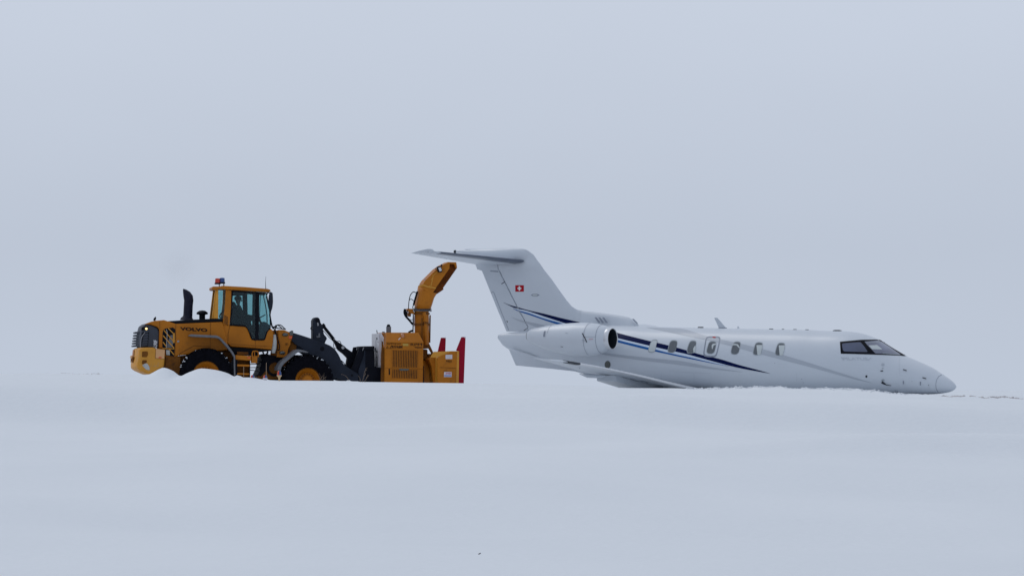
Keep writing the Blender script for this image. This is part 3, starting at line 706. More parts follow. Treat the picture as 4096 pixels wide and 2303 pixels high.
strip(SF, k7([(290, 240), (740, 254), (1160, 368), (1800, 512), (2570, 735)]) + k8([(500, 745), (900, 872), (1060, 922)]), k7([(270, 235), (1000, 387), (1300, 452), (1800, 590), (2570, 790)]) + k8([(500, 787), (900, 892), (1060, 924)]), 'grey_stripe', M['swoosh'], fuselage, n=120, clamp=True)

SW_ = Surf([surface(wingst)])
for L_ in ([(1600, 918), (1665, 926)], [(1735, 906), (1790, 922), (1850, 942)], [(1850, 935), (1900, 945)], [(1950, 950), (2010, 975), (2080, 1000)], [(2095, 985), (2150, 990), (2200, 1012)], [(2335, 1045), (2375, 1050), (2410, 1064)], [(880, 795), (888, 812)], [(1245, 795), (1252, 812)]):
    line(SW_, L_, 6, 3.2, 'underwing_marking', M['seam'], w1, both=False, off=.006)
for x in (505, 960, 2390): line(SF, [(x, 880), (x + 2, 990)], 7, .9, 'panel_seam', M['letter_g'], fuselage, off=.003)
line(SF, [(620, 850), (1200, 880)], 7, .8, 'panel_seam', M['letter_g'], fuselage, off=.003)
line(SF, [(1470, 330), (1465, 480), (1462, 640), (1470, 800)], 8, .8, 'panel_seam', M['letter_g'], fuselage, off=.003)
for x, y in ((2455, 955), (2475, 1003), (2080, 735)): line(SF, [(x, y), (x + 12, y + 6)], 7, 1.6, 'static_vent', M['seam'], fuselage, off=.005)
# cabin windows
wins = [((375, 408), (462, 410), (440, 470), (420, 592), (318, 590), (330, 520)), ((632, 415), (733, 418), (728, 480), (700, 596), (588, 592), (600, 520)),
        ((905, 420), (998, 422), (988, 490), (960, 606), (855, 602), (868, 520)), ((1175, 427), (1275, 430), (1270, 490), (1240, 612), (1128, 608), (1142, 520)),
        ((1515, 434), (1614, 436), (1606, 500), (1578, 620), (1467, 616), (1480, 530)), ((1820, 443), (1922, 446), (1912, 510), (1882, 628), (1774, 626), (1790, 540)),
        ((2130, 450), (2232, 453), (2222, 520), (2192, 636), (2082, 632), (2098, 545))]
def shrink(p, s, dx=0, dy=0):
    cx = sum(a[0] for a in p) / len(p); cy = sum(a[1] for a in p) / len(p); return [(cx + (a[0] - cx) * s + dx, cy + (a[1] - cy) * s + dy) for a in p]
# emergency exit around the fourth window
patch(SF, [(1128, 366), (1238, 364), (1336, 368), (1310, 500), (1272, 655), (1180, 657), (1084, 640), (1105, 500)], 7, 'exit_outline', M['seam'], fuselage, off=.005, n=60, rings=1, rnd=.18, inner=.86)
patch(SF, [(1220, 370), (1265, 371), (1262, 389), (1218, 388)], 7, 'exit_mark', M['flag_red'], fuselage, off=.006, n=8, rings=1)
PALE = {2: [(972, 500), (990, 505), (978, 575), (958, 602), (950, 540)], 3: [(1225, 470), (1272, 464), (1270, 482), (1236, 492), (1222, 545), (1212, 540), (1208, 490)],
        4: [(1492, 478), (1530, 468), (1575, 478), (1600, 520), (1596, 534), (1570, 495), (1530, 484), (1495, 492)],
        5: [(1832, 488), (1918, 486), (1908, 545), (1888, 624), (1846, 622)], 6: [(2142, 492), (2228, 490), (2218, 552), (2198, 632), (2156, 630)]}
for i, w_ in enumerate(wins):
    for side in (False, 'far'):
        wn = patch(SF, w_, 7, 'cabin_window', M['rimg'], jet, off=.006, n=32, rings=2, rnd=.22, both=side)[0]
        patch(SF, shrink(w_, .88, 2, 3), 7, 'pane', M['pane'] if i else M['pale_pane'], wn, off=.009, n=32, rings=2, rnd=.22, both=side)
        if i in PALE and not side: patch(SF, PALE[i], 7, 'painted_window_light', M['pale_pane'], wn, off=.012, n=40, rings=2, both=side)  # pale patch painting in the light seen through the far window
# flight deck glazing
for side in (False, 'far'):
    cf = patch(SF, [(588, 318), (600, 493), (1050, 506), (1480, 521), (1550, 533), (1480, 488), (1400, 438), (1300, 368), (1205, 308), (1130, 287), (900, 290)], 8, 'cockpit_window_frame', M['black'], jet, off=.006, n=110, rings=12, clamp=True, both=side)[0]
    patch(SF, [(616, 345), (895, 323), (1008, 474), (650, 462), (632, 440)], 8, 'side_pane', M['screen'], cf, off=.010, n=60, rings=5, rnd=.06, both=side)
    patch(SF, [(948, 318), (1150, 303), (1195, 318), (1330, 405), (1485, 512), (1110, 492), (1000, 380)], 8, 'windshield_pane', M['screen2'], cf, off=.010, n=80, rings=8, clamp=True, both=side)
    patch(SF, [(1008, 376), (1135, 370), (1215, 436), (1062, 432)], 8, 'painted_cockpit_light', M['pale_pane'], cf, off=.014, n=40, rings=3, rnd=.05, both=side)  # pale patch for light seen through the cockpit, put in as colour
line(SF, [(972, 338), (1190, 326)], 8, 2.2, 'pane_trim', M['rimg'], cf, both=True, off=.013)
line(SF, [(1215, 492), (1465, 512)], 8, 2.2, 'pane_trim', M['rimg'], cf, both=True, off=.013)
line(SF, [(2088, 800), (2040, 830), (2010, 880), (1998, 950), (2006, 1015), (2036, 1062)], 8, 1.6, 'radome_seam', M['seam'], fuselage)
text(F, 'PILATUS', 8, (640, 588), (1005, 592), (625, 545), 0, M['letter_g'], fuselage, 'lettering', 0.03, 0.0, surf=SF)
line(SF, [(605, 540), (640, 590)], 8, 3, 'emblem', M['letter_g'], fuselage, both=False)
line(SF, [(1045, 555), (1000, 590)], 8, 3, 'emblem', M['letter_g'], fuselage, both=False)
def disc(surf, k, x, y, rx, ry, name, m, parent=None, off=.006): patch(surf, [(x + rx * math.cos(R(a)), y + ry * math.sin(R(a))) for a in range(0, 360, 20)], k, name, m, parent or fuselage, off=off, n=20, rings=1)
disc(SF, 6, 1638, 757, 40, 52, 'vent_grille', M['signal']); disc(SF, 6, 1638, 757, 44, 56, 'vent_ring', M['seam'], off=.004)
disc(SF, 8, 1220, 657, 25, 23, 'access_port', M['swoosh']); disc(SF, 8, 978, 827, 16, 18, 'static_port', M['dark']); disc(SF, 8, 1218, 708, 14, 6, 'placard', M['rimg'])
disc(SF, 8, 1222, 882, 24, 14, 'placard', M['rimg'])
def probe(k, pts, r, name='probe', m='dark', outv=(.0, -.03, 0)):
    P_ = [SF.hit(*K(k, *p), 0.02) for p in pts]; MB(F).tube(P_, r, 6).build(name, M[m], fuselage, smooth=40)
    MB(F).tube(P_, r, 6).build(name, M[m], fuselage, smooth=40, mirror=True)
probe(8, [(1205, 905), (1235, 925), (1270, 945), (1345, 958)], [.035, .03, .012, .006], 'pitot_probe')
probe(8, [(1180, 747), (1205, 747), (1222, 744)], [.005, .018, .016], 'angle_vane')
probe(8, [(1518, 728), (1570, 745)], .012); probe(8, [(1805, 845), (1858, 862)], .012)
probe(8, [(1522, 890), (1525, 935)], .011, 'static_vent', 'seam'); probe(8, [(1775, 905), (1772, 955)], .011, 'static_vent', 'seam')
probe(8, [(1890, 952), (1900, 955)], .008); probe(8, [(1645, 897), (1655, 899)], .006, 'static_vent', 'seam')
line(SF, [(1400, 1025), (1405, 1070)], 8, 2, 'drain_mark', M['seam'], fuselage); line(SF, [(1430, 1030), (1432, 1072)], 8, 2, 'drain_mark', M['seam'], fuselage)
# roof aerials
ab = MB(F).prism([(1240, 106), (1282, 106), (1330, 160), (1402, 244), (1304, 244)], -.012, .012, 7).build('blade_aerial', M['jet_under'], jet, bevel=.004)
MB(F).prism([(1300, 243), (1408, 244), (1404, 254), (1302, 252)], -.03, .03, 7).build('aerial_base', M['seam'], ab)
MB(F).prism([(1568, 226), (1576, 226), (1584, 243), (1600, 252), (1562, 252)], -.012, .012, 7).build('small_aerial', M['jet_under'], jet)
for a, b, y in ((1010, 1083, 236), (2002, 2056, 261), (2178, 2210, 265), (2338, 2384, 268), (2505, 2552, 272)):
    MB(F).prism([(a, y + 6), (a + 6, y - 4), (b - 6, y - 4), (b, y + 6), (b, y + 10), (a, y + 10)], -.03, .03, 7).build('roof_aerial', M['dark'], jet, bevel=.01)
MB(F).prism([(480, 152), (510, 144), (570, 144), (602, 153), (602, 158), (480, 158)], -.04, .04, 8).build('roof_aerial', M['dark'], jet, bevel=.01)
# fin markings
fl = patch(SV, [(1421, 581), (1531, 581), (1531, 664), (1421, 664)], 5, 'flag', M['flag_red'], fin, off=.004, n=0, rings=3)
for f_ in fl[:1]:
    for side in (False,): pass
patch(SV, [(1466, 594), (1484, 594), (1484, 613), (1499, 613), (1499, 631), (1484, 631), (1484, 650), (1466, 650), (1466, 631), (1451, 631), (1451, 613), (1466, 613)], 5, 'flag_cross', M['flag_white'], fin, off=.008, n=0, rings=1)
lgt = patch(SV, [(1620, 706), (1650, 692), (1700, 692), (1738, 708), (1700, 724), (1650, 724)], 5, 'beacon_housing', M['seam'], fin, off=.004, n=24, rings=1)
patch(SV, [(1640, 706), (1655, 697), (1695, 697), (1712, 708), (1695, 719), (1655, 719)], 5, 'beacon_lens', M['pale_pane'], fin, off=.008, n=24, rings=1)
line(SV, [(1222, 405), (1290, 540), (1370, 700), (1450, 860), (1590, 1120)], 5, 1.5, 'hinge_line', M['seam'], fin)
line(SV, [(1590, 1120), (1530, 1166)], 5, 2, 'hinge_line', M['dark'], rudder)
line(SV, [(1242, 566), (1286, 538)], 5, 2.6, 'hinge_gap', M['dark'], fin); line(SV, [(1100, 398), (1220, 408)], 5, 4, 'hinge_gap', M['seam'], rudder)
line(SV, [(1110, 680), (1140, 660), (1240, 920), (1345, 1180)], 5, 1.6, 'trim_tab_line', M['seam'], rudder)
line(SV, [(1312, 1040), (1322, 1058)], 5, 3, 'hinge_gap', M['dark'], rudder)
line(SF, [(515, 268), (545, 320), (570, 375), (585, 455)], 6, 1.8, 'panel_seam', M['seam'], fuselage)

# ============================================================ WHEEL LOADER
loader = thing('wheel_loader', 'orange wheel loader with black exhaust stack carrying the snow blower attachment', 'wheel loader', tuple(FR.m @ Vector((-1.6, 0, -.42))), R(6))
def pr(fr, k, pts, y0, y1, name, m, root=None, bevel=0.0, mir=False, smooth=0):
    mb = MB(fr).prism(pts, y0, y1, k); o = mb.build(name, M[m], root or loader, bevel=bevel, smooth=smooth)
    if mir: mb.build(name, M[m], root or loader, bevel=bevel, smooth=smooth, mirror=True)
    return o
def rings_loft(fr, sects, name, m, root, bevel=0, smooth=0):
    """sects: lists of local points with equal count"""
    n = len(sects[0]); vs = [p for s_ in sects for p in s_]
    fs = [(i * n + j, i * n + (j + 1) % n, (i + 1) * n + (j + 1) % n, (i + 1) * n + j) for i in range(len(sects) - 1) for j in range(n)]
    fs += [tuple(range(n)), tuple(range((len(sects) - 1) * n, len(sects) * n))]
    return MB(fr).add(vs, fs).build(name, M[m], root, bevel=bevel, smooth=smooth)
# counterweight: side outline (crop 11) with rounded rear corners in plan
CWO = [(395, 640), (420, 600), (520, 588), (740, 584), (800, 605), (1060, 632), (1048, 895), (1030, 1110), (900, 1160), (640, 1306), (430, 1200), (340, 1130), (345, 1000), (380, 850)]
cwl = [FR.K(11, a, b, -1.15) for a, b in CWO]; xmin = min(p.x for p in cwl)
sects = []
for y in (-1.15, -1.05, -.85, -.5, 0, .5, .85, 1.05, 1.15):
    bulge = -.16 * (1 - (abs(y) / 1.15)**3.5); sq = 1 - .10 * max(0, abs(y) - .85) / .3
    sects.append([Vector((p.x + bulge * max(0, 1 - (p.x - xmin) / .9), y, p.z)) for p in cwl])
cw = rings_loft(FR, sects, 'counterweight', 'orange_worn', loader, bevel=.05)
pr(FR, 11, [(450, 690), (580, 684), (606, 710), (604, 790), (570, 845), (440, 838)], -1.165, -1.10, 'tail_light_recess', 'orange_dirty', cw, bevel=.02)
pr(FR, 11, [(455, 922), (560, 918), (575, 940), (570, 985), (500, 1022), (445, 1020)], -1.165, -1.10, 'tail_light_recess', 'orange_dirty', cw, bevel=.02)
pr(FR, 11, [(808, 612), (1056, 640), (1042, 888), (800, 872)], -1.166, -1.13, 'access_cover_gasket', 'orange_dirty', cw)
ac = pr(FR, 11, [(815, 620), (1050, 648), (1034, 882), (808, 864)], -1.175, -1.13, 'access_cover', 'orange_pale', cw)
pr(FR, 11, [(888, 832), (965, 836), (962, 868), (882, 864)], -1.180, -1.16, 'warning_label', 'label_red', cw)
pr(FR, 11, [(450, 1055), (530, 1005), (585, 1010), (640, 1090), (655, 1180), (560, 1170), (480, 1090)], -1.158, -1.12, 'scraped_patch', 'tank', cw)
for z0, z1, y0, y1 in ((700, 790, -.42, .42),):
    a = FR.K(11, 380, z0, -1.15); b = FR.K(11, 380, z1, -1.15)
for yy in (-.55, 0.55):
    p = FR.K(11, 380, 905, -1.15); MB(FR).box((xmin - .118 if abs(yy) > .3 else xmin, yy, p.z), (.06, .34, .16)).build('towing_slot', M['orange_dirty'], cw, bevel=.02)
p = FR.K(11, 380, 830, -1.15); MB(FR).box((xmin - .10, 0, p.z), (.14, 1.0, .09)).build('bumper_ledge', M['orange_pale'], cw, bevel=.03)
def rear_patch(z0, z1, y0, y1, name, m, lift=.005):
    vs = []; za, zb = FR.K(11, 380, z0, -1.15).z, FR.K(11, 380, z1, -1.15).z; xl = (FR.K(11, 392, z0, -1.15).x, FR.K(11, 380 if z1 < 870 else 345, z1, -1.15).x)
    for k_ in range(13):
        y = y0 + (y1 - y0) * k_ / 12; bg_ = -.16 * (1 - (abs(y) / 1.15)**3.5)
        for z, x in ((za, xl[0]), (zb, xl[1])): vs.append((x + bg_ * max(0, 1 - (x - xmin) / .9) - lift, y, z))
    return MB(FR).add(vs, [(2 * k_, 2 * k_ + 1, 2 * k_ + 3, 2 * k_ + 2) for k_ in range(12)]).build(name, M[m], cw)
rear_patch(640, 800, -.60, 1.0, 'rear_recess', 'orange')
# rear grille housing
GH = [(470, 30), (560, -40), (760, 20), (860, 80), (900, 170), (905, 260), (880, 590), (420, 590), (400, 470), (425, 250), (450, 100)]
ghl = [FR.K(11, a, b, -.80) for a, b in GH]; gx = min(p.x for p in ghl)
sects = []
for y in (-.80, -.72, -.5, -.2, .2, .5, .72, .80):
    bulge = -.10 * (1 - (abs(y) / .80)**3); sects.append([Vector((p.x + bulge * max(0, 1 - (p.x - gx) / .5), y, p.z)) for p in ghl])
gh = rings_loft(FR, sects, 'rear_grille_housing', 'grey', loader, bevel=.03)
for i, b in enumerate((180, 255, 325, 395, 462, 530)):
    p = FR.K(11, 620 - i * 6, b + 10, -.82); x0 = p.x; xo = gx - .14 - .010 * i
    MB(FR).add([(x0, -.83, p.z), (xo + .25, -.82, p.z - .02), (xo, -.45, p.z - .03), (xo - .03, 0, p.z - .03), (xo, .45, p.z - .03), (xo + .25, .82, p.z - .02), (x0, .83, p.z),
                (x0, -.83, p.z + .06), (xo + .25, -.82, p.z + .045), (xo, -.45, p.z + .015), (xo - .03, 0, p.z + .01), (xo, .45, p.z + .015), (xo + .25, .82, p.z + .045), (x0, .83, p.z + .06)],
               [tuple(range(7)), tuple(range(13, 6, -1))] + [(j, (j + 1) % 7, 7 + (j + 1) % 7, 7 + j) for j in range(7)]).build('louvre', M['grey'], gh)
for i, (a, b) in enumerate(((182, 245), (262, 318), (335, 388), (404, 455), (472, 522), (538, 585))):
    pr(FR, 11, [(470, a), (632 - i * 6, a), (630 - i * 6, b), (430, b)], -.812, -.78, 'louvre_gap', 'black', gh, mir=True)
pr(FR, 11, [(440, 60), (610, 35), (590, 130), (430, 135)], -.812, -.76, 'rear_lamp_recess', 'black', gh, mir=True)
LM = emis('lit_work_lamp', (1.0, .72, .32), 1.6)
MB(FR).ball(FR.K(11, 562, 95, -.82), .033, 12, (1, .6, 1)).build('lit_rear_lamp', LM, gh, smooth=60)
MB(FR).ptube([(525, 190), (455, 290), (420, 380), (400, 590)], -.86, .008, 11).build('wiper_cable', M['steel'], gh)
text(FR, 'L90F', 11, (845, 575), (855, 395), (745, 570), -.822, M['letter_w'], gh, 'lettering', .035)
# engine hood
hood = pr(FR, 1, [(240, 682), (330, 648), (400, 636), (490, 628), (545, 645), (640, 677), (1228, 652), (1300, 960), (1330, 1000), (680, 1075), (640, 1090), (500, 1090), (500, 985), (425, 985), (430, 800), (430, 745), (405, 715), (320, 684)], -.86, .86, 'engine_hood', 'orange', bevel=.03)
hc = pr(FR, 1, [(540, 642), (860, 622), (1080, 613), (1228, 610), (1230, 654), (1080, 658), (640, 680)], -.80, .80, 'hood_top_cover', 'black', hood, bevel=.02)
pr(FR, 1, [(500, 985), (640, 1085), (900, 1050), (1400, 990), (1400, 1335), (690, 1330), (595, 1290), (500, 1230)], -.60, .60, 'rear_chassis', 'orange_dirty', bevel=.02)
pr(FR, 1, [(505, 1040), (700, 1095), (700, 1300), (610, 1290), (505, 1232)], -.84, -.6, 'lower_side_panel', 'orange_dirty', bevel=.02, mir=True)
for a, b, c, d in ((1078, 660, 1072, 980), (640, 680, 628, 1085), (437, 640, 437, 740)):
    pr(FR, 1, [(a - 2, b), (a + 3, b), (c + 3, d), (c - 2, d)], -.866, -.855, 'panel_gap', 'orange_dirty', hood)
pr(FR, 1, [(684, 1045), (870, 948), (1065, 960), (1065, 966), (872, 956), (692, 1052), (690, 1095), (682, 1095)], -.866, -.855, 'panel_gap', 'orange_dirty', hood)
# radiator access with guard
ra = pr(FR, 11, [(1010, 130), (1060, 90), (1260, 60), (1325, 110), (1310, 600), (1295, 825), (1075, 800), (1060, 640), (980, 575), (990, 200)], -.868, -.85, 'radiator_opening', 'black', hood)
pr(FR, 11, [(1190, 265), (1262, 260), (1270, 440), (1250, 585), (1110, 590), (1115, 520), (1150, 380)], -.874, -.86, 'radiator_core', 'fender', ra)
pr(FR, 11, [(1085, 650), (1180, 660), (1180, 790), (1085, 780)], -.874, -.86, 'reservoir', 'tank', ra)
gb = MB(FR)
for (a, b, c, d) in ((1125, 85, 1290, 225), (1015, 140, 1290, 430), (990, 280, 1290, 590), (985, 450, 1100, 560), (1150, 635, 1290, 765)):
    gb.prism([(a, b), (a + 22, b - 12), (c + 8, d), (c - 10, d + 18)], -.895, -.872, 11)
gb.prism([(1262, 210), (1312, 205), (1308, 465), (1262, 465)], -.890, -.870, 11)
gb.prism([(985, 600), (1300, 610), (1298, 632), (985, 622)], -.890, -.870, 11)
gb.build('radiator_guard', M['orange_worn'], hood)
MB(FR).ptube([(1085, 110), (1110, 200), (1100, 420), (1090, 600)], -.885, .012, 11).build('brace', M['steel'], hood)
text(FR, 'VOLVO', 1, (695, 758), (1040, 778), (690, 714), -.868, M['letter'], hood, 'lettering', .045)
MB(FR).lathe(FR.K(1, 670, 898, -.865), (0, -1, 0), [(.03, 0), (.03, .02), (.01, .03)], 12, True).build('door_latch', M['steel'], hood)
# exhaust and air intake
ex = MB(FR).tube([FR.K(1, x, y, 0) for x, y in ((783, 628), (783, 612), (789, 590), (792, 560), (797, 450), (803, 380), (797, 340), (778, 300), (752, 262), (733, 238))],
                 [.205, .18, .135, .13, .128, .132, .135, .112, .060, .012], 20).build('exhaust_stack', M['exhaust'], loader, smooth=45)
MB(FR).lathe(FR.K(1, 972, 612, -.2), (0, 0, 1), [(.085, -.02), (.085, .11), (.155, .125), (.165, .15), (.15, .18), (.08, .225), (.01, .235)], 24, True).build('air_precleaner', M['black'], loader, smooth=40)
MB(FR).ptube([(365, 635), (378, 610), (388, 588)], -.3, [.03, .035, .01], 1).build('rear_marker', M['black'], loader)
MB(FR).ptube([(330, 668), (360, 645), (395, 640)], -.5, .012, 1).build('hood_handle', M['black'], hood)
# fenders
fd = pr(FR, 1, [(795, 828), (830, 808), (1150, 822), (1190, 838), (1222, 868), (1300, 950), (1360, 1030), (1388, 1080), (1392, 1325), (1372, 1325), (1368, 1090), (1335, 1035), (1280, 970), (1205, 885), (1180, 862), (1140, 852), (850, 838)], -1.27, -.70, 'rear_fender', 'fender', bevel=.012, mir=True)
pr(FR, 1, [(1370, 1085), (1385, 1080), (1390, 1330), (1330, 1330), (1330, 1180)], -1.2, -1.0, 'mud_flap', 'black', mir=True)
# wheels
def wheel(fr, cx, cy, rad, rim, y, k=1):
    """tyre outer face at local y (near side negative)"""
    s_ = -1 if y < 0 else 1; c = fr.K(k, cx, cy, -1.24); c = Vector((c.x, 0, c.z)); hw_ = .26
    wroot = MB(fr).lathe(c, (0, 1, 0), [(rim * .80, y), (rim * .98, y - s_ * 0.0), (rim * 1.0, y - s_ * .02), (rim * .93, y - s_ * .05), (rim * .90, y - s_ * .30), (rim * .93, y - s_ * .46), (rim, y - s_ * .50)], 48)
    ty = MB(fr); yc = y - s_ * hw_
    prof = [(rim * .97, -.23), (rim * 1.06, -.255), (rad * .80, -.265), (rad * .90, -.255), (rad * .955, -.23), (rad * .968, -.18), (rad * .972, 0), (rad * .968, .18), (rad * .955, .23), (rad * .90, .255), (rad * .80, .265), (rim * 1.06, .255), (rim * .97, .23)]
    ty.lathe(c + Vector((0, yc, 0)), (0, 1, 0), prof, 64)
    NL = 30
    for i in range(NL):
        for sd_ in (-1, 1):
            q = 2 * math.pi * (i + (.5 if sd_ > 0 else 0)) / NL; rot = Matrix.Rotation(-q, 3, 'Y')
            d = rot @ Vector((1, 0, 0))
            ty.box(c + Vector((0, yc + sd_ * .125, 0)) + d * rad * .975, (.055, .235, .085), rot)
            ty.box(c + Vector((0, yc + sd_ * .250, 0)) + d * rad * .925, (.10, .030, .07), rot)
    name = 'wheel'
    w_ = MB(fr).lathe(c, (0, 1, 0), [(rim * 1.0, y - s_ * .005), (rim * 1.03, y - s_ * .02), (rim * .97, y - s_ * .035), (rim * .90, y - s_ * .06), (rim * .86, y - s_ * .14), (rim * .70, y - s_ * .19), (rim * .66, y - s_ * .17), (rim * .62, y - s_ * .16), (.01, y - s_ * .16)], 48).build(name, M['orange'], loader, smooth=35)
    ty.build('tyre', M['rubber'], w_, smooth=35)
    hb = MB(fr).lathe(c + Vector((0, y - s_ * .16, 0)), (0, s_, 0), [(rim * .42, 0), (rim * .42, .06), (rim * .30, .09), (.01, .10)], 32)
    hb.build('hub', M['orange'], w_, smooth=35)
    bo = MB(fr)
    for i in range(16):
        q = 2 * math.pi * i / 16; bo.lathe(c + Vector((math.cos(q) * rim * .55, y - s_ * .16, math.sin(q) * rim * .55)), (0, s_, 0), [(.022, 0), (.022, .03), (.005, .035)], 6, True)
    bo.build('wheel_nuts', M['orange_dirty'], w_)
    if s_ < 0:
        sn = MB(fr); rr = random.Random(cx)
        for i in range(34):
            q = R(rr.uniform(25, 165)); rd = rad * rr.choice([1.0, .97, .93]); p = c + Vector((math.cos(q) * rd, y + rr.uniform(0, .3) + .0, math.sin(q) * rd))
            sn.ball(p, rr.uniform(.010, .026), 6, (1.3, 1, .8))
        sn.build('caked_snow', M['snow'], w_, smooth=60)
wheel(FR, 1025, 1315, .735, .365, -1.24); wheel(FR, 1025, 1315, .735, .365, 1.24)
wheel(FF, 778, 1365, .725, .350, -1.24, 3); wheel(FF, 778, 1365, .725, .350, 1.24, 3)
MB(FR).tube([FR.K(1, 1025, 1315, -1.0), FR.K(1, 1025, 1315, 0) + Vector((0, 1.0, 0))], .16, 16).build('rear_axle', M['steel_darker'], loader)
# ---- cab
cabw = .80
shell = pr(FR, 1, [(1228, 690), (1315, 698), (1505, 710), (1530, 722), (1548, 750), (1568, 800), (1585, 850), (1598, 874), (1640, 883), (1745, 880), (1762, 855), (1775, 800), (1795, 760), (1825, 733), (1848, 742), (1864, 785), (1868, 830), (1862, 920), (1848, 1003), (1650, 985), (1345, 965), (1325, 955), (1228, 860)], -cabw, cabw, 'cab_body', 'orange', bevel=.035)
pr(FR, 1, [(1640, 883), (1644, 883), (1644, 985), (1640, 985)], -cabw - .006, -cabw + .01, 'door_gap', 'orange_dirty', shell)
pr(FR, 1, [(1318, 698), (1323, 698), (1303, 800), (1300, 895), (1295, 895), (1296, 800)], -cabw - .006, -cabw + .01, 'door_gap', 'orange_dirty', shell)
pr(FR, 1, [(1330, 930), (1640, 948), (1850, 962), (1850, 966), (1640, 953), (1330, 935)], -cabw - .004, -cabw + .01, 'body_crease', 'orange_dirty', shell)
pr(FR, 1, [(1330, 958), (1850, 1000), (1850, 1015), (1600, 1040), (1590, 1072), (1400, 1075), (1330, 1000)], -.72, .72, 'cab_floor', 'black')
bp = pr(FR, 1, [(1268, 243), (1342, 255), (1336, 480), (1318, 700), (1228, 692), (1245, 560), (1262, 400)], -cabw, -cabw + .12, 'cab_pillar', 'orange', bevel=.015, mir=True)
vm = MB(FR)
for i in range(7):
    y = 572 + i * 16; vm.prism([(1247, y), (1252, y - 4), (1300, y + 22), (1298, y + 28)], -cabw - .006, -cabw + .01, 1)
vm.build('vent_slots', M['black'], bp)
pr(FR, 1, [(1138, 245), (1150, 245), (1110, 612), (1093, 612)], -cabw + .04, -cabw + .16, 'cab_pillar', 'orange_worn', bevel=.012, mir=True)
pr(FR, 1, [(1150, 245), (1176, 245), (1174, 612), (1110, 612)], -cabw + .03, -cabw + .15, 'cab_pillar', 'orange_worn', bevel=.012, mir=True)
roof = pr(FR, 1, [(1095, 215), (1112, 206), (1190, 206), (1240, 198), (1500, 212), (1800, 236), (1835, 250), (1832, 266), (1815, 277), (1500, 258), (1268, 244), (1180, 238), (1135, 250), (1098, 246)], -cabw - .06, cabw + .06, 'cab_roof', 'orange', bevel=.03)
# dark door frames
def member(pts, name='door_frame', y0=-cabw - .005, y1=-cabw + .05, m='black', mir=True): return pr(FR, 1, pts, y0, y1, name, m, mir=mir)
member([(1342, 256), (1480, 262), (1800, 290), (1800, 306), (1480, 282), (1342, 276)])
member([(1342, 256), (1358, 262), (1352, 480), (1336, 700), (1320, 698), (1336, 480)])
member([(1645, 276), (1692, 280), (1690, 560), (1680, 870), (1640, 870), (1640, 560)])
member([(1324, 676), (1500, 690), (1545, 720), (1585, 800), (1602, 855), (1640, 866), (1740, 866), (1758, 850), (1775, 790), (1800, 750), (1832, 722), (1832, 740), (1800, 770), (1782, 820), (1764, 876), (1740, 884), (1640, 884), (1596, 876), (1568, 800), (1535, 725), (1500, 708), (1322, 696)])
member([(1775, 292), (1785, 292), (1815, 430), (1834, 560), (1836, 725), (1826, 725), (1822, 560), (1804, 430)], 'front_pillar')
member([(1704, 290), (1711, 290), (1700, 560), (1690, 640), (1684, 640), (1694, 560)], 'grab_bar', m='steel_dark', mir=False)
# cab panes
gl = [(1345, 265), (1790, 298), (1810, 430), (1828, 560), (1830, 728), (1790, 765), (1765, 850), (1745, 872), (1600, 868), (1575, 800), (1540, 725), (1500, 700), (1325, 690)]
pr(FR, 1, gl, -cabw + .03, -cabw + .036, 'side_glass', 'glass', mir=True)
pr(FR, 1, [(1176, 250), (1266, 248), (1245, 560), (1236, 612), (1176, 612)], -cabw + .03, -cabw + .036, 'rear_side_glass', 'glass', mir=True)
pts = [FR.K(1, *p, -cabw) for p in ((1790, 292), (1812, 430), (1831, 560), (1834, 728))]
fg = MB(FR)
for p in pts: fg.v += [(p.x, -cabw + .05, p.z), (p.x, cabw - .05, p.z)]
fg.f = [(2 * i, 2 * i + 1, 2 * i + 3, 2 * i + 2) for i in range(3)]; fg.build('windshield', M['glass'], loader)
# interior
seat = pr(FR, 1, [(1348, 395), (1385, 400), (1400, 430), (1408, 520), (1405, 640), (1500, 650), (1505, 690), (1350, 700), (1340, 560)], -.27, .27, 'seat', 'black', bevel=.04)
pr(FR, 1, [(1350, 690), (1500, 700), (1540, 740), (1560, 940), (1345, 940)], -.6, .6, 'seat_console', 'steel_darker', bevel=.02)
pr(FR, 1, [(1510, 600), (1640, 605), (1640, 640), (1590, 640), (1580, 700), (1520, 700), (1512, 640)], -.55, -.35, 'control_console', 'black', bevel=.01)
pr(FR, 1, [(1520, 690), (1640, 690), (1690, 730), (1700, 960), (1500, 960)], .1, .6, 'cab_cabinet', 'steel_darker')
pr(FR, 1, [(1700, 690), (1740, 645), (1775, 655), (1835, 700), (1835, 740), (1790, 780), (1765, 870), (1680, 870), (1680, 740)], -.55, .55, 'dashboard', 'grey', bevel=.03)
MB(FR).ptube([(1720, 690), (1700, 640), (1690, 610)], 0, .03, 1).build('steering_column', M['black'], loader)
sc_ = FR.K(1, 1690, 603, 0); rot = Matrix.Rotation(R(-28), 3, 'Y')
sw = MB(FR).tube([sc_ + rot @ Vector((.19 * math.cos(q), .19 * math.sin(q), 0)) for q in [2 * math.pi * i / 28 for i in range(29)]], .014, 8)
for q in (0, 2.1, 4.2): sw.tube([sc_, sc_ + rot @ Vector((.19 * math.cos(q), .19 * math.sin(q), 0))], .010, 6)
sw.build('steering_wheel', M['black'], loader)
member([(1478, 290), (1540, 292), (1545, 560), (1530, 700), (1490, 690), (1484, 480)], 'rear_cab_post', cabw - .30, cabw - .22, 'steel_darker', False)
pr(FR, 1, [(1352, 280), (1480, 285), (1478, 318), (1365, 315)], -.5, .5, 'sun_blind', 'steel_darker')
pr(FR, 1, [(1612, 285), (1645, 288), (1640, 560), (1620, 690), (1612, 690)], -.62, -.58, 'side_post', 'steel_darker')
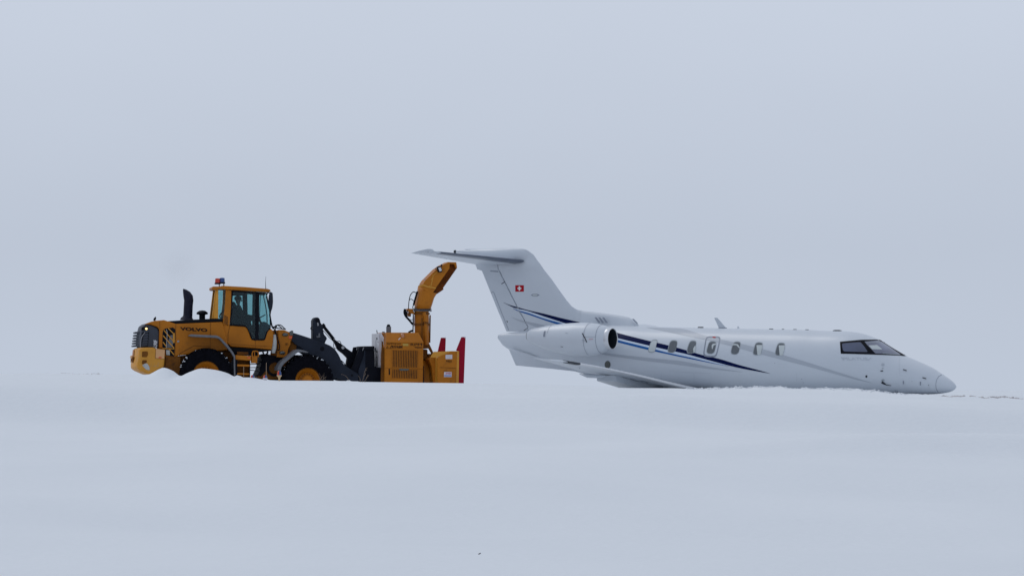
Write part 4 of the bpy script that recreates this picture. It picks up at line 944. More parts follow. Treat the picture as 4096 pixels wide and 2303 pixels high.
MB(FR).ptube([(1248, 500), (1205, 555), (1192, 585), (1205, 600), (1230, 590)], -.3, .02, 1).build('hose_loop', M['black'], loader)
# mirrors, wiper, aerial
mr = MB(FR).ptube([(1790, 280), (1840, 290), (1852, 300), (1856, 415), (1835, 440)], -1.0, .018, 1).build('mirror_arm', M['black'], loader)
MB(FR).ball(FR.K(1, 1834, 395, -1.02), 1.0, 20, (.065, .10, .275)).build('wing_mirror', M['steel_dark'], mr, smooth=60)
MB(FR).ptube([(1838, 485), (1825, 560), (1830, 600), (1845, 680), (1855, 720)], -.82, .022, 1).build('mirror_bracket', M['black'], loader)
MB(FR).ptube([(1780, 330), (1800, 430), (1822, 520), (1850, 700), (1866, 740)], -.83, .012, 1).build('wiper_arm', M['black'], loader)
MB(FR).ptube([(1773, 240), (1770, 160), (1774, 80)], -.5, [.010, .006, .003], 1).build('radio_aerial', M['black'], loader)
for x, yb, yt, mm, nm in ((1166, 166, 105, 'lens_red', 'beacon'), (1224, 158, 98, 'lens_blue', 'beacon')):
    c = FR.K(1, x, yb, -.55); h = (FR.K(1, x, yt, -.55) - c).length
    bn = MB(FR).lathe(c, (0, 0, 1), [(.072, 0), (.074, .03), (.068, h * .95), (.05, h), (.01, h + .006)], 24, True).build('beacon', M[mm], loader, smooth=40)
    tag(bn, ('orange-red' if mm == 'lens_red' else 'blue') + ' warning beacon on the cab roof')
    MB(FR).lathe(c, (0, 0, 1), [(.085, -.03), (.085, .01), (.06, .02)], 24, True).build('beacon_base', M['black'], bn, smooth=40)
    MB(FR).ptube([(x + 20, yb + 8), (x + 22, 212)], -.55, .014, 1).build('beacon_stem', M['steel_dark'], bn)
MB(FR).ptube([(1160, 232), (1200, 222), (1250, 235), (1230, 205), (1180, 225)], -.6, .022, 1).build('roof_wiring', M['sticker'], roof)
# steps
st = pr(FR, 12, [(385, 355), (940, 390), (945, 560), (400, 520), (370, 500)], -1.20, -.80, 'step_box', 'orange', bevel=.012)
pr(FR, 12, [(815, 430), (915, 432), (912, 480), (808, 476)], -1.206, -1.19, 'warning_label', 'label_red', st)
for a, b in ((690, 760), (1000, 1060)): pr(FR, 12, [(445, a), (890, a + 15), (890, b + 12), (440, b)], -1.2, -.92, 'step', 'orange', st)
pr(FR, 12, [(455, 520), (900, 560), (895, 1200), (440, 1200)], -.90, -.86, 'step_back_plate', 'orange_dirty', st)
pr(FR, 12, [(380, 500), (455, 520), (440, 1200), (400, 1200)], -1.18, -.86, 'step_side_plate', 'steel_darker', st)
pr(FR, 12, [(890, 560), (915, 565), (912, 1200), (875, 1200)], -1.18, -.9, 'step_side_plate', 'steel_darker', st)
pr(FR, 12, [(440, 235), (840, 250), (850, 345), (440, 335)], -.95, -.7, 'battery_box', 'orange_dirty')
tb = pr(FR, 12, [(960, 385), (1180, 385), (1160, 650), (950, 650)], -1.15, -.85, 'hydraulic_box', 'orange', bevel=.012)
MB(FR).ptube([(985, 640), (985, 320), (1010, 235), (1060, 215), (1150, 220), (1195, 250), (1215, 330), (1190, 430)], -1.16, .018, 12).build('grab_rail', M['orange'], loader)
MB(FR).ptube([(1070, 240), (1070, 430)], -1.16, .012, 12).build('grab_rail', M['orange'], loader)
# articulation joint: hoses, frame ends, cross bars
for a, b, c, d, w_ in ((905, 690, 1330, 680, 30), (905, 812, 1300, 800, 30), (910, 900, 1240, 935, 28), (1170, 560, 1300, 470, 16), (1040, 640, 1340, 655, 16), (1080, 820, 1110, 880, 10)):
    MB(FR).tube([FR.K(12, a, b, -.35), FR.K(12, c, d, -.1)], w_ * .1105 / 142 * .5, 8).build('steering_cylinder' if w_ > 20 else 'hydraulic_hose', M['steel_darker'], loader)
pr(FR, 12, [(900, 200), (1000, 240), (1220, 250), (1230, 390), (900, 380)], -.5, .5, 'transmission_housing', 'steel_darker')
pr(FF, 12, [(1290, 380), (1500, 310), (1880, 400), (2160, 455), (1960, 560), (1700, 650), (1560, 780), (1500, 900), (1300, 1130), (1180, 1080), (1280, 880), (1330, 700), (1270, 620), (1340, 560), (1300, 480)], -.45, .45, 'articulation_joint', 'steel_darker')
for i, (a, b, c, d) in enumerate(((1300, 400, 1420, 700), (1250, 900, 1340, 640), (1560, 250, 1420, 400), (1360, 230, 1380, 330), (1540, 200, 1500, 330))):
    MB(FR).tube([FR.K(12, a, b, -.5), FR.K(12, (a + c) / 2 + 20, (b + d) / 2, -.52), FR.K(12, c, d, -.5)], .022, 8).build('hydraulic_hose', M['black'], loader)
# ---- front frame
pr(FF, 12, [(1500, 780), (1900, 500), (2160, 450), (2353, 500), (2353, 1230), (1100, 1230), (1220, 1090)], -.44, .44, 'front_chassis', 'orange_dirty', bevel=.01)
ffr = MB(FF); cc = FF.K(12, 1800, 830, -.46)
ffr.lathe((cc.x, -.47, cc.z), (0, 1, 0), [(.235, 0), (.235, .03), (.165, .03), (.165, 0), (.235, 0)], 40).build('chassis_ring', M['steel_darker'], loader)
tw = pr(FF, 2, [(982, 752), (1060, 752), (1110, 775), (1180, 800), (1172, 870), (1140, 900), (1142, 930), (1124, 965), (1110, 1000), (1100, 1060), (1080, 1100), (965, 1095), (978, 1000), (985, 850)], -.60, -.50, 'lift_tower', 'orange', bevel=.012, mir=True)
pr(FF, 2, [(1110, 775), (1180, 800), (1215, 960), (1210, 1010), (1130, 1050), (1124, 965)], -.49, .49, 'tower_inner_plate', 'orange_dirty')
for x, y in ((1072, 812), (1035, 1040)):
    MB(FF).ball(FF.K(2, x, y, -.62), 1.0, 16, (.088, .04, .052)).build('signal_lamp', M['signal'], tw, smooth=60)
pr(FF, 2, [(1120, 828), (1170, 826), (1170, 866), (1115, 862)], -.62, -.59, 'warning_label', 'label_red', tw)
pr(FF, 2, [(1128, 775), (1150, 760), (1176, 762), (1172, 822), (1130, 820)], -.64, -.55, 'head_lamp', 'signal', tw, bevel=.01)
for x, y in ((1108, 1058), (1064, 1100), (1090, 930)):
    MB(FF).lathe(FF.K(2, x, y, -.60), (0, -1, 0), [(.03, 0), (.03, .03), (.005, .035)], 10, True).build('bolt', M['orange_dirty'], tw)
MB(FF).tube([FF.K(2, 938, 812, -.72), FF.K(2, 935, 900, -.72), FF.K(2, 928, 980, -.72), FF.K(2, 922, 1045, -.72)], [.04, .07, .08, .05], 16).build('fluid_tank', M['tank'], loader, smooth=50)
for pts_ in ([(905, 705), (930, 715), (960, 700), (985, 690), (1020, 695), (1060, 730), (1080, 748)], [(955, 690), (948, 750), (965, 820), (990, 900), (1000, 960), (995, 1010), (980, 1000)], [(915, 720), (940, 760), (950, 900), (945, 1040)], [(945, 700), (960, 720), (975, 690), (1040, 740)], [(905, 690), (925, 720), (1010, 735), (1070, 742)]):
    MB(FF).ptube(pts_, -.66, .014, 2).build('hydraulic_hose', M['black'], loader, smooth=60)
pr(FF, 3, [(222, 1180), (228, 1120), (300, 1020), (440, 910), (555, 812), (610, 800), (700, 815), (790, 852), (760, 866), (680, 850), (590, 856), (500, 930), (345, 1060), (300, 1120), (288, 1180)], -1.27, -.72, 'front_fender', 'fender', bevel=.012, mir=True)
# ---- lift arms and linkage
arm_o = [(515, 500), (690, 555), (870, 615), (1000, 660), (1090, 692), (1180, 732), (1262, 790), (1330, 890), (1378, 990), (1420, 1060), (1475, 1112), (1600, 1190), (1690, 1245), (1690, 1372), (1545, 1375), (1430, 1362), (1320, 1328), (1210, 1298), (1180, 1230), (1130, 1120), (1050, 1020), (930, 950), (780, 872), (640, 760), (560, 715), (480, 640)]
arm = pr(FF, 3, arm_o, -.64, -.54, 'lift_arm', 'steel_dark', bevel=.01, mir=True)
MB(FF).lathe(FF.K(3, 1036, 790, -.645), (0, 1, 0), [(.062, 0), (.062, .02), (.001, .02)], 24, True).build('arm_pin_hole', M['black'], arm)
for x, y in ((1575, 1270), (1830, 1010)): MB(FF).lathe(FF.K(3, x, y, -.65), (0, 1, 0), [(.03, 0), (.03, .02)], 16, True).build('pin', M['black'], arm)
pr(FF, 3, [(1060, 690), (1200, 760), (1200, 830), (1060, 780)], -.54, .54, 'cross_tube', 'steel_darker')
bk = pr(FF, 3, [(868, 620), (866, 285), (885, 245), (910, 226), (945, 220), (975, 230), (995, 262), (1008, 320), (1045, 372), (1056, 460), (1070, 530), (1108, 572), (1125, 604), (1095, 660), (1085, 692), (980, 655)], -.17, .17, 'tilt_lever', 'steel_dark', bevel=.015)
MB(FF).lathe(FF.K(3, 950, 275, -.18), (0, 1, 0), [(.055, -.01), (.055, .36), (.01, .36)], 20, True).build('lever_pin', M['steel_darker'], bk)
pr(FF, 3, [(945, 315), (968, 325), (972, 370), (950, 375)], -.185, -.16, 'decal', 'steel', bk); pr(FF, 3, [(930, 555), (965, 560), (970, 510), (995, 505), (1000, 585), (935, 588)], -.185, -.16, 'decal', 'fender', bk)
MB(FF).ptube([(868, 385), (835, 400), (828, 430), (850, 440), (870, 430)], -.1, .012, 3).build('hydraulic_hose', M['black'], bk)
cy = MB(FF).ptube([(1040, 360), (1250, 625)], 0, .045, 3, 14).build('tilt_cylinder_rod', M['steel_darker'], loader)
MB(FF).ptube([(1035, 350), (1070, 395)], 0, [.06, .06], 3, 12).build('rod_eye', M['steel_darker'], cy)
MB(FF).ptube([(1055, 460), (1150, 570), (1240, 665), (1240, 740), (1262, 782), (1290, 780), (1305, 760)], -.06, .009, 3).build('hydraulic_hose', M['black'], cy)
MB(FF).ptube([(1245, 625), (1262, 600)], -.06, .02, 3).build('hose_fitting', M['steel'], cy)
MB(FF).ptube([(1310, 655), (1345, 648), (1370, 675), (1378, 705)], -.08, .009, 3).build('hydraulic_hose', M['black'], cy)
lk = pr(FF, 3, [(1238, 628), (1262, 618), (1330, 668), (1372, 695), (1445, 745), (1470, 775), (1530, 815), (1600, 862), (1625, 900), (1655, 945), (1640, 1060), (1600, 1045), (1582, 1035), (1560, 1175), (1470, 1115), (1498, 955), (1430, 885), (1365, 835), (1335, 812), (1300, 745), (1268, 665)], -.12, .12, 'tilt_link', 'steel_darker', bevel=.012)
for x, y in ((1410, 768), (1580, 915)): MB(FF).lathe(FF.K(3, x, y, -.13), (0, -1, 0), [(.045, 0), (.045, .02), (.03, .022), (.028, .01), (.001, .01)], 20).build('link_pin', M['steel'] if x == 1410 else M['black'], lk)
MB(FF).ptube([(1380, 1000), (1425, 1040), (1460, 1100)], -.3, .012, 3).build('hydraulic_hose', M['black'], loader)
cp = pr(FF, 3, [(1640, 960), (1690, 820), (1705, 757), (1765, 750), (1760, 830), (1800, 745), (1978, 745), (1985, 1180), (1985, 1378), (1690, 1376), (1560, 1180), (1612, 1050)], -.50, -.40, 'quick_coupler', 'steel_darker', bevel=.008, mir=True)
pr(FF, 3, [(1800, 810), (1905, 800), (1900, 1378), (1700, 1376), (1690, 1180), (1740, 1050), (1790, 900)], -.54, -.50, 'coupler_plate', 'steel_dark', cp, bevel=.006)
pr(FF, 3, [(1795, 742), (1980, 742), (1980, 800), (1800, 800)], -.6, .6, 'coupler_crossbar', 'steel_darker', cp)
MB(FF).ptube([(1765, 822), (1795, 755)], -.56, .010, 3).build('edge_strip', M['steel'], cp)
MB(FF).lathe(FF.K(3, 1858, 1212, -.545), (0, 1, 0), [(.04, 0), (.04, .02)], 16, True).build('pin', M['black'], cp)

# ============================================================ SNOW BLOWER
blower = thing('snow_blower', 'orange snow blower attachment with tall chute and red cutting blades', 'snow blower', tuple(FF.m @ Vector((4.6, 0, -.42))), R(12))
B = blower
pr(FF, 4, [(60, 1035), (160, 1035), (160, 1245), (238, 1250), (238, 1580), (60, 1580)], -.55, .55, 'mounting_frame', 'steel_darker', B, bevel=.01)
eb = pr(FF, 10, [(385, 405), (1290, 415), (1285, 900), (1274, 1770), (345, 1755), (360, 560), (380, 545)], -.95, .62, 'engine_housing', 'orange', B, bevel=.012)
# sloping top cover
a_ = [FF.K(10, x, y, -.95) for x, y in ((385, 402), (1290, 412))]
b_ = [FF.K(10, x, y, -.62) for x, y in ((275, 178), (1165, 192))]
b_[0].x += .12
zc = b_[0].z
tv = [(a_[0].x, -.965, a_[0].z), (a_[1].x, -.965, a_[1].z), (b_[1].x, -.66, zc), (b_[0].x, -.66, zc), (b_[0].x - .05, .34, zc), (b_[1].x, .34, zc), (a_[1].x, .65, a_[1].z), (a_[0].x, .65, a_[0].z),
      (a_[0].x, -.965, a_[0].z - .03), (a_[1].x, -.965, a_[1].z - .03), (a_[1].x, .65, a_[1].z - .03), (a_[0].x, .65, a_[0].z - .03)]
tp = MB(FF).add(tv, [(0, 1, 2, 3), (3, 2, 5, 4), (4, 5, 6, 7), (0, 3, 4, 7), (1, 6, 5, 2), (8, 9, 1, 0), (9, 10, 6, 1), (10, 11, 7, 6), (11, 8, 0, 7), (8, 11, 10, 9)]).build('top_cover', M['orange'], B, bevel=.01)
def slope_pt(x, y):     # point on the near sloping face
    A = Vector(tv[0]); Bv = Vector(tv[1]); C = Vector(tv[3]); nrm = (Bv - A).cross(C - A).normalized(); o = FF.i @ CAM; d = FF.i.to_3x3() @ ray(*K(10, x, y))
    return o + d * ((A - o).dot(nrm) / d.dot(nrm)) + nrm * (.004 if nrm.y < 0 else -.004)
c = slope_pt(785, 275)
lp = MB(FF).lathe(c - Vector((0, -.02, .035)), (0, 0, 1), [(.065, 0), (.062, .06), (.04, .11), (.005, .125)], 20, True).build('warning_lamp', M['amber'], B, smooth=50)
MB(FF).tube([slope_pt(740, 330), slope_pt(730, 240) + Vector((0, -.05, 0)), slope_pt(785, 215) + Vector((0, -.06, 0)), slope_pt(840, 240) + Vector((0, -.05, 0)), slope_pt(825, 330)], .008, 6).build('lamp_guard', M['orange'], lp)
pr(FF, 10, [(685, 345), (735, 300), (742, 310), (700, 355)], -.98, -.93, 'glossy_scrape', 'sticker', tp)
# rear face and white side tank panel
cb = pr(FF, 10, [(265, 180), (395, 400), (380, 545), (330, 520), (320, 395), (290, 390), (262, 270)], -.60, -.56, 'rear_corner_plate', 'white', B)
pr(FF, 10, [(285, 525), (365, 545), (350, 1745), (262, 1745), (270, 700)], -.85, -.80, 'rear_side_plate', 'orange_dirty', B)
wx = FF.K(10, 270, 600, -.45).x
wt = [FF.K(10, 270, 180, -.45).z, FF.K(10, 270, 1030, -.45).z]
cbn = MB(FF).box((wx - .03, .08, (wt[0] + wt[1]) / 2 - .02), (.10, 1.06, wt[0] - wt[1])).build('control_cabinet', M['white'], B, bevel=.012)
x_ = wx - .085
for yy, z0, z1 in ((-.25, 300, 350), (.02, 545, 645), (-.25, 600, 660), (-.2, 760, 775)):
    za, zb = FF.K(10, 190, z0, -.2).z, FF.K(10, 190, z1, -.2).z
    MB(FF).box((x_, yy, (za + zb) / 2), (.02, .06, za - zb)).build('cabinet_latch', M['black'], cbn)
MB(FF).box((x_ + .003, -.08, (wt[0] + wt[1]) / 2 - .1), (.012, .014, (wt[0] - wt[1]) * .8)).build('cabinet_seam', M['seam'], cbn)
MB(FF).ptube([(162, 120), (175, 200), (180, 262), (215, 268), (255, 262), (262, 180)], -.2, .012, 10).build('handrail', M['black'], B)
MB(FF).ptube([(240, 280), (238, 400)], -.42, .008, 10).build('cable', M['black'], B); MB(FF).ptube([(190, 408), (265, 408)], -.42, .012, 10).build('cable', M['black'], B)
# lettering
text(FF, 'RPM220', 10, (408, 468), (742, 472), (412, 424), -.954, M['letter'], eb, 'lettering', 0)
text(FF, 'POWER', 10, (480, 540), (782, 548), (500, 492), -.954, M['letter'], eb, 'lettering', .05, .25)
pr(FF, 10, [(470, 548), (790, 556), (790, 562), (470, 554)], -.955, -.945, 'underline', 'letter', eb)
pr(FF, 10, [(395, 552), (422, 500), (450, 553)], -.955, -.945, 'warning_triangle', 'letter', eb); pr(FF, 10, [(408, 546), (422, 518), (438, 547)], -.958, -.945, 'warning_triangle', 'orange', eb)
text(FF, 'RPM', 10, (980, 498), (1256, 502), (980, 438), -.954, M['letter'], eb, 'lettering', 0)
text(FF, 'TECH', 10, (1070, 552), (1256, 556), (1072, 520), -.954, M['letter'], eb, 'lettering', .05)
pr(FF, 10, [(790, 445), (925, 447), (925, 502), (790, 498)], -.955, -.945, 'faded_label', 'yellow', eb)
# ventilation grilles
def grille(x0, y0, x1, y1, nx, dy):
    g = pr(FF, 10, [(x0, y0), (x1, y0 + dy), (x1 - 8, y1 + dy), (x0 - 10, y1)], -.953, -.94, 'vent_grille', 'mesh_dark', B)
    mb = MB(FF)
    for i in range(nx + 1):
        x = x0 + (x1 - x0) * i / nx; yy = dy * i / nx; mb.prism([(x - 7, y0 + yy), (x + 7, y0 + yy), (x, y1 + yy), (x - 14, y1 + yy)], -.968, -.953, 10)
    ny = int((y1 - y0) / 16)
    for j in range(ny + 1):
        y = y0 + (y1 - y0) * j / ny; mb.prism([(x0 - 8, y - 1.5), (x1 - 3, y + dy - 1.5), (x1 - 3, y + dy + 1.5), (x0 - 8, y + 1.5)], -.960, -.953, 10)
    mb.build('grille_bars', M['orange'], g); return g
grille(545, 600, 1155, 1010, 15, 14); g2 = grille(535, 1065, 1150, 1272, 15, 14)
hd = pr(FF, 10, [(700, 1048), (945, 1052), (940, 1075), (905, 1100), (740, 1096), (712, 1078)], -.975, -.95, 'handle', 'signal', B, bevel=.005)
pr(FF, 10, [(455, 1050), (480, 1052), (482, 1195), (455, 1195)], -.962, -.94, 'door_handle', 'black', B)
pr(FF, 10, [(355, 1036), (1280, 1056), (1280, 1062), (355, 1042)], -.956, -.94, 'door_gap', 'orange_dirty', eb)
pr(FF, 10, [(365, 560), (530, 562), (530, 568), (365, 566)], -.956, -.94, 'door_gap', 'orange_dirty', eb)
pr(FF, 10, [(1278, 985), (1300, 985), (1300, 1760), (1272, 1760)], -.9, -.3, 'gap_plate', 'black', B)
# engine stack on the cover
c = FF.K(10, 450, 180, -.3)
sk = MB(FF).lathe(c, (0, 0, 1), [(.07, -.1), (.07, .17), (.0, .17)], 20, True).build('exhaust_pipe', M['fender'], B, smooth=40)
MB(FF).ball(FF.K(10, 447, 20, -.3), .055, 14, (1, 1, .9)).build('rain_cap', M['black'], sk, smooth=60)
MB(FF).ptube([(440, 70), (442, 40)], -.3, .012, 10).build('cap_hinge', M['steel'], sk)
pr(FF, 10, [(300, 168), (305, 156), (355, 154), (358, 172), (350, 180), (300, 180)], -.5, -.4, 'lifting_eye', 'fender', B)
# fan drum
c = FF.K(10, 1380, 1090, 0); rad = (FF.K(10, 1380, 820, -.0).z - c.z) * 1.0
dr = MB(FF).lathe((FF.K(10, 1300, 1090, -.7).x, 0, c.z - .35), (1, 0, 0), [(.40, -.04), (.66, 0), (.665, .09), (.665, .20), (.70, .21), (.70, .24), (.55, .28), (.3, .3)], 48, True).build('impeller_housing', M['orange'], B, smooth=40)
MB(FF).lathe((FF.K(10, 1440, 1090, -.7).x, 0, c.z - .35), (1, 0, 0), [(.71, 0), (.735, .02), (.735, .05), (.71, .07)], 48).build('housing_flange', M['orange_dirty'], dr, smooth=40)
pr(FF, 10, [(1290, 990), (1500, 1200), (1640, 1300), (1640, 1760), (1280, 1760)], -.5, .5, 'lower_frame', 'steel_darker', B)
# chute base and column
pr(FF, 10, [(1290, 480), (1450, 490), (1540, 690), (1500, 700), (1420, 560), (1300, 575)], -.35, -.25, 'chute_bracket', 'orange_dirty', B)
pr(FF, 10, [(1295, 580), (1390, 585), (1395, 820), (1295, 830)], -.25, .25, 'chute_base', 'orange_dirty', B, bevel=.02)
pr(FF, 10, [(1420, 690), (1560, 690), (1480, 780), (1420, 800)], -.3, .3, 'base_plate', 'orange_dirty', B)
cl = FF.K(4, 690, 1010, 0); ct = FF.K(4, 686, 622, 0); rr = (FF.K(4, 765, 700, 0).x - FF.K(4, 607, 700, 0).x) / 2
co_ = MB(FF).tube([cl + Vector((.01, 0, -.05)), cl, ct], [rr, rr, rr], 32).build('chute_column', M['orange'], B, smooth=40)
for pts_, nm, m_, w_ in (([(781, 668), (776, 975)], 'side_rail', 'orange_dirty', .022), ([(594, 660), (590, 860)], 'side_rail', 'fender', .018), ([(766, 700), (762, 960)], 'side_rail', 'sticker', .012), ([(606, 680), (602, 790)], 'side_rail', 'sticker', .012), ([(712, 640), (728, 690), (735, 1000)], 'lift_cylinder', 'orange', .05), ([(690, 700), (690, 990)], 'seam_rib', 'orange_dirty', .02)):
    MB(FF).ptube(pts_, -.36 if nm in ('lift_cylinder', 'seam_rib') else -.05, w_, 4, 10).build(nm, M[m_], co_, smooth=40)
for y in (650, 770, 1000): MB(FF).lathe(Vector((ct.x, 0, FF.K(4, 686, y, 0).z)), (0, 0, 1), [(rr, -.03), (rr + .03, -.03), (rr + .03, .02), (rr, .02)], 32).build('column_band', M['orange_dirty'], co_, smooth=40)
text(FF, 'RPM', 4, (702, 768), (762, 770), (704, 742), -.44, M['letter'], co_, 'lettering', 0)
MB(FF).lathe(Vector((FF.K(4, 692, 610, 0).x, 0, FF.K(4, 692, 610, 0).z)), (0, 0, 1), [(rr, -.04), (rr + .07, -.04), (rr + .07, -.01), (rr + .03, 0), (rr + .06, .015), (rr + .06, .04), (rr, .04)], 40).build('rotation_ring', M['fender'], co_, smooth=35)
for x in (598, 790): MB(FF).ptube([(x, 598), (x - 2, 630)], -.2, .018, 4).build('ring_bolt', M['steel'], co_)
pr(FF, 4, [(535, 595), (600, 600), (605, 655), (570, 650), (530, 615)], -.12, .12, 'motor_bracket', 'orange', B); pr(FF, 4, [(540, 640), (570, 645), (568, 685), (540, 682)], -.1, .1, 'rotation_motor', 'orange_dirty', B, bevel=.01)
# elbow: closed bend, then the open spout of two cheeks and a back
el = MB(FF)
cen = [((612, 600), (780, 600)), ((618, 540), (800, 540)), ((632, 470), (818, 480)), ((645, 400), (850, 428)), ((652, 345), (900, 388)), ]
vs = []; NE = 24
for (l_, r_) in cen:
    a = FF.K(4, *l_, 0); b = FF.K(4, *r_, 0); c = (a + b) / 2; ax = (b - a) / 2
    for j in range(NE):
        q = 2 * math.pi * j / NE; cx_, sy_ = math.cos(q), math.sin(q); e_ = .75
        vs.append(c + ax * (abs(cx_)**e_ * (1 if cx_ > 0 else -1)) + Vector((0, .36 * abs(sy_)**e_ * (1 if sy_ > 0 else -1), 0)))
ke = len(cen)
fs = []
for i in range(ke - 1):
    for j in range(NE):
        q = (j + .5) * 360 / NE
        if i >= 3 and (q < 80 or q > 288): continue      # open mouth on the discharge side
        fs.append((i * NE + j, i * NE + (j + 1) % NE, (i + 1) * NE + (j + 1) % NE, (i + 1) * NE + j))
ch = el.add(vs, fs).build('chute_elbow', M['orange'], B, smooth=50)
sol = ch.modifiers.new('solid', 'SOLIDIFY'); sol.thickness = .015
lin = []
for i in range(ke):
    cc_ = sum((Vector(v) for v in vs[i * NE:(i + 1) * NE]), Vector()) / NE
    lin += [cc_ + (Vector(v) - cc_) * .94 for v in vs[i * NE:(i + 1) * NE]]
MB(FF).add(lin, fs).build('elbow_dark_skin', M['rust_shade'], ch, smooth=50)  # inner skin, its colour carrying wear and the shade inside the elbow
near = [(650, 345), (700, 325), (725, 285), (850, 160), (895, 128), (980, 82), (998, 100), (996, 148), (845, 365), (800, 440), (700, 372)]
far = [(700, 330), (725, 285), (850, 160), (980, 80), (1072, 84), (1082, 142), (925, 368), (932, 382), (900, 405), (850, 438), (800, 470), (740, 420)]
sp_ = pr(FF, 4, near, -.36, -.345, 'spout_cheek', 'orange', B)
pr(FF, 4, far, .20, .215, 'spout_cheek', 'rust_shade', B)  # far cheek, with the spout's inner shade in its rusty colour
bk_ = [(700, 325), (728, 282), (852, 158), (898, 125), (982, 80)]; mb = MB(FF)
for p in bk_:
    a = FF.K(4, *p, -.355); mb.v += [(a.x, -.355, a.z), (a.x, .21, a.z)]
mb.f = [(2 * i, 2 * i + 1, 2 * i + 3, 2 * i + 2) for i in range(len(bk_) - 1)]
bo_ = mb.build('spout_back', M['orange'], B); sol = bo_.modifiers.new('solid', 'SOLIDIFY'); sol.thickness = .015
pr(FF, 4, [(980, 78), (1072, 80), (1082, 142), (1068, 146), (1050, 100), (985, 98)], .0, .225, 'spout_tip', 'orange', sp_)
mb = MB(FF).prism([(652, 338), (700, 325), (760, 345), (846, 362), (842, 376), (755, 362), (700, 345), (655, 358)], -.385, -.36, 4)
for p in ((795, 272), (812, 225), (775, 345), (707, 330)): mb.lathe(FF.K(4, *p, -.36), (0, -1, 0), [(.02, 0), (.02, .03)], 8, True)
mb.prism([(785, 345), (798, 345), (822, 225), (812, 222)], -.37, -.36, 4); mb.prism([(812, 225), (822, 228), (866, 192), (860, 186)], -.37, -.36, 4)
mb.build('hinge_plate', M['orange_worn'], sp_)
MB(FF).ptube([(725, 285), (730, 268)], -.2, .03, 4).build('hinge_pin', M['seam'], sp_); MB(FF).ptube([(845, 165), (850, 150)], -.2, .03, 4).build('hinge_pin', M['dark'], sp_)
wl = pr(FF, 4, [(858, 140), (868, 126), (895, 122), (905, 135), (918, 178), (908, 192), (882, 194), (870, 180)], -.52, -.40, 'work_lamp', 'black', B, bevel=.01)
pr(FF, 4, [(872, 142), (898, 135), (912, 172), (888, 184)], -.53, -.51, 'lamp_lens', 'lens_glass', wl)
MB(FF).ptube([(902, 128), (912, 104)], -.4, .02, 4).build('lamp_bracket', M['black'], wl)
for pts_, r_ in (([(540, 600), (545, 520), (560, 450), (590, 412), (615, 415), (632, 428)], .012), ([(552, 500), (570, 490), (600, 510), (618, 512)], .010), ([(640, 405), (615, 490), (600, 545), (600, 560)], .028), ([(500, 600), (494, 640), (510, 680), (545, 720), (588, 772)], .030), ([(505, 600), (512, 640), (520, 680)], .02), ([(590, 838), (560, 850), (540, 862)], .028), ([(598, 555), (585, 580), (600, 612)], .012), ([(548, 715), (570, 722), (592, 715)], .008), ([(528, 610), (522, 650), (515, 690)], .015)):
    MB(FF).ptube(pts_, -.12, r_, 4).build('hydraulic_hose', M['black'], B, smooth=60)
# cutter housing with red blades
pr(FF, 4, [(782, 1138), (820, 1076), (1035, 1068), (1035, 1074), (862, 1140)], -1.28, -1.27, 'housing_lip', 'orange_worn', B)
ch_ = pr(FF, 4, [(866, 1138), (905, 1122), (1035, 1069), (1104, 1068), (1097, 1600), (860, 1600)], -1.30, -1.24, 'cutter_side_plate', 'orange', B, bevel=.01)
MB(FF).prism([(866, 1138), (905, 1122), (1035, 1069), (1104, 1068), (1097, 1600), (860, 1600)], -1.30, -1.24, 4).build('cutter_side_plate', M['orange'], B, bevel=.01, mirror=True)
a = FF.K(4, 866, 1138, -1.28); b = FF.K(4, 1035, 1069, -1.28); c = FF.K(4, 1100, 1068, -1.28); d = FF.K(4, 864, 1600, -1.28)
hs = MB(FF).add([(a.x, -1.24, a.z - .02), (b.x, -1.24, b.z - .02), (c.x, -1.24, c.z - .02), (c.x, 1.24, c.z - .02), (b.x, 1.24, b.z - .02), (a.x, 1.24, a.z - .02), (d.x, -1.24, d.z), (d.x, 1.24, d.z)],
                [(0, 1, 4, 5), (1, 2, 3, 4), (6, 0, 5, 7)]).build('cutter_housing', M['orange_worn'], B)
sol = hs.modifiers.new('solid', 'SOLIDIFY'); sol.thickness = .03
pr(FF, 10, [(1480, 770), (1640, 775), (1640, 1600), (1540, 1500), (1490, 1000), (1430, 830)], -.9, -.3, 'housing_transition', 'orange', B)
pr(FF, 4, [(1080, 1066), (1104, 1068), (1097, 1600), (1068, 1600)], -1.312, -1.30, 'edge_flange', 'orange_worn', ch_)
pr(FF, 10, [(1690, 1015), (2075, 1035), (2075, 1042), (1690, 1024)], -1.31, -1.30, 'weld_seam', 'orange_dirty', ch_)
s1 = pr(FF, 10, [(1825, 715), (1985, 712), (1985, 815), (1825, 815)], -1.31, -1.30, 'safety_label', 'sticker', ch_)
for y in (735, 760, 785): pr(FF, 10, [(1840, y), (1970, y - 2), (1970, y + 3), (1840, y + 5)], -1.312, -1.309, 'label_line', 'rimg', ch_)
text(FF, 'RPM', 10, (1840, 885), (1966, 885), (1842, 845), -1.305, M['letter'], ch_, 'lettering', 0)
text(FF, 'TECH', 10, (1880, 904), (1966, 904), (1882, 890), -1.305, M['letter'], ch_, 'lettering', .04)
pr(FF, 10, [(1790, 1128), (1970, 1130), (1968, 1250), (1786, 1248)], -1.31, -1.30, 'info_sticker', 'sticker', ch_)
pr(FF, 10, [(1796, 1198), (1962, 1200), (1960, 1238), (1794, 1236)], -1.313, -1.309, 'sticker_band', 'pale_blue', ch_)
text(FF, 'POWER', 10, (1815, 1182), (1950, 1182), (1830, 1145), -1.313, mat('pink_print', (.50, .08, .18), .5), ch_, 'lettering', .05, .2)
bn_ = [(1073, 1062), (1133, 912), (1177, 910), (1166, 1190), (1150, 1610), (1096, 1610), (1104, 1068)]
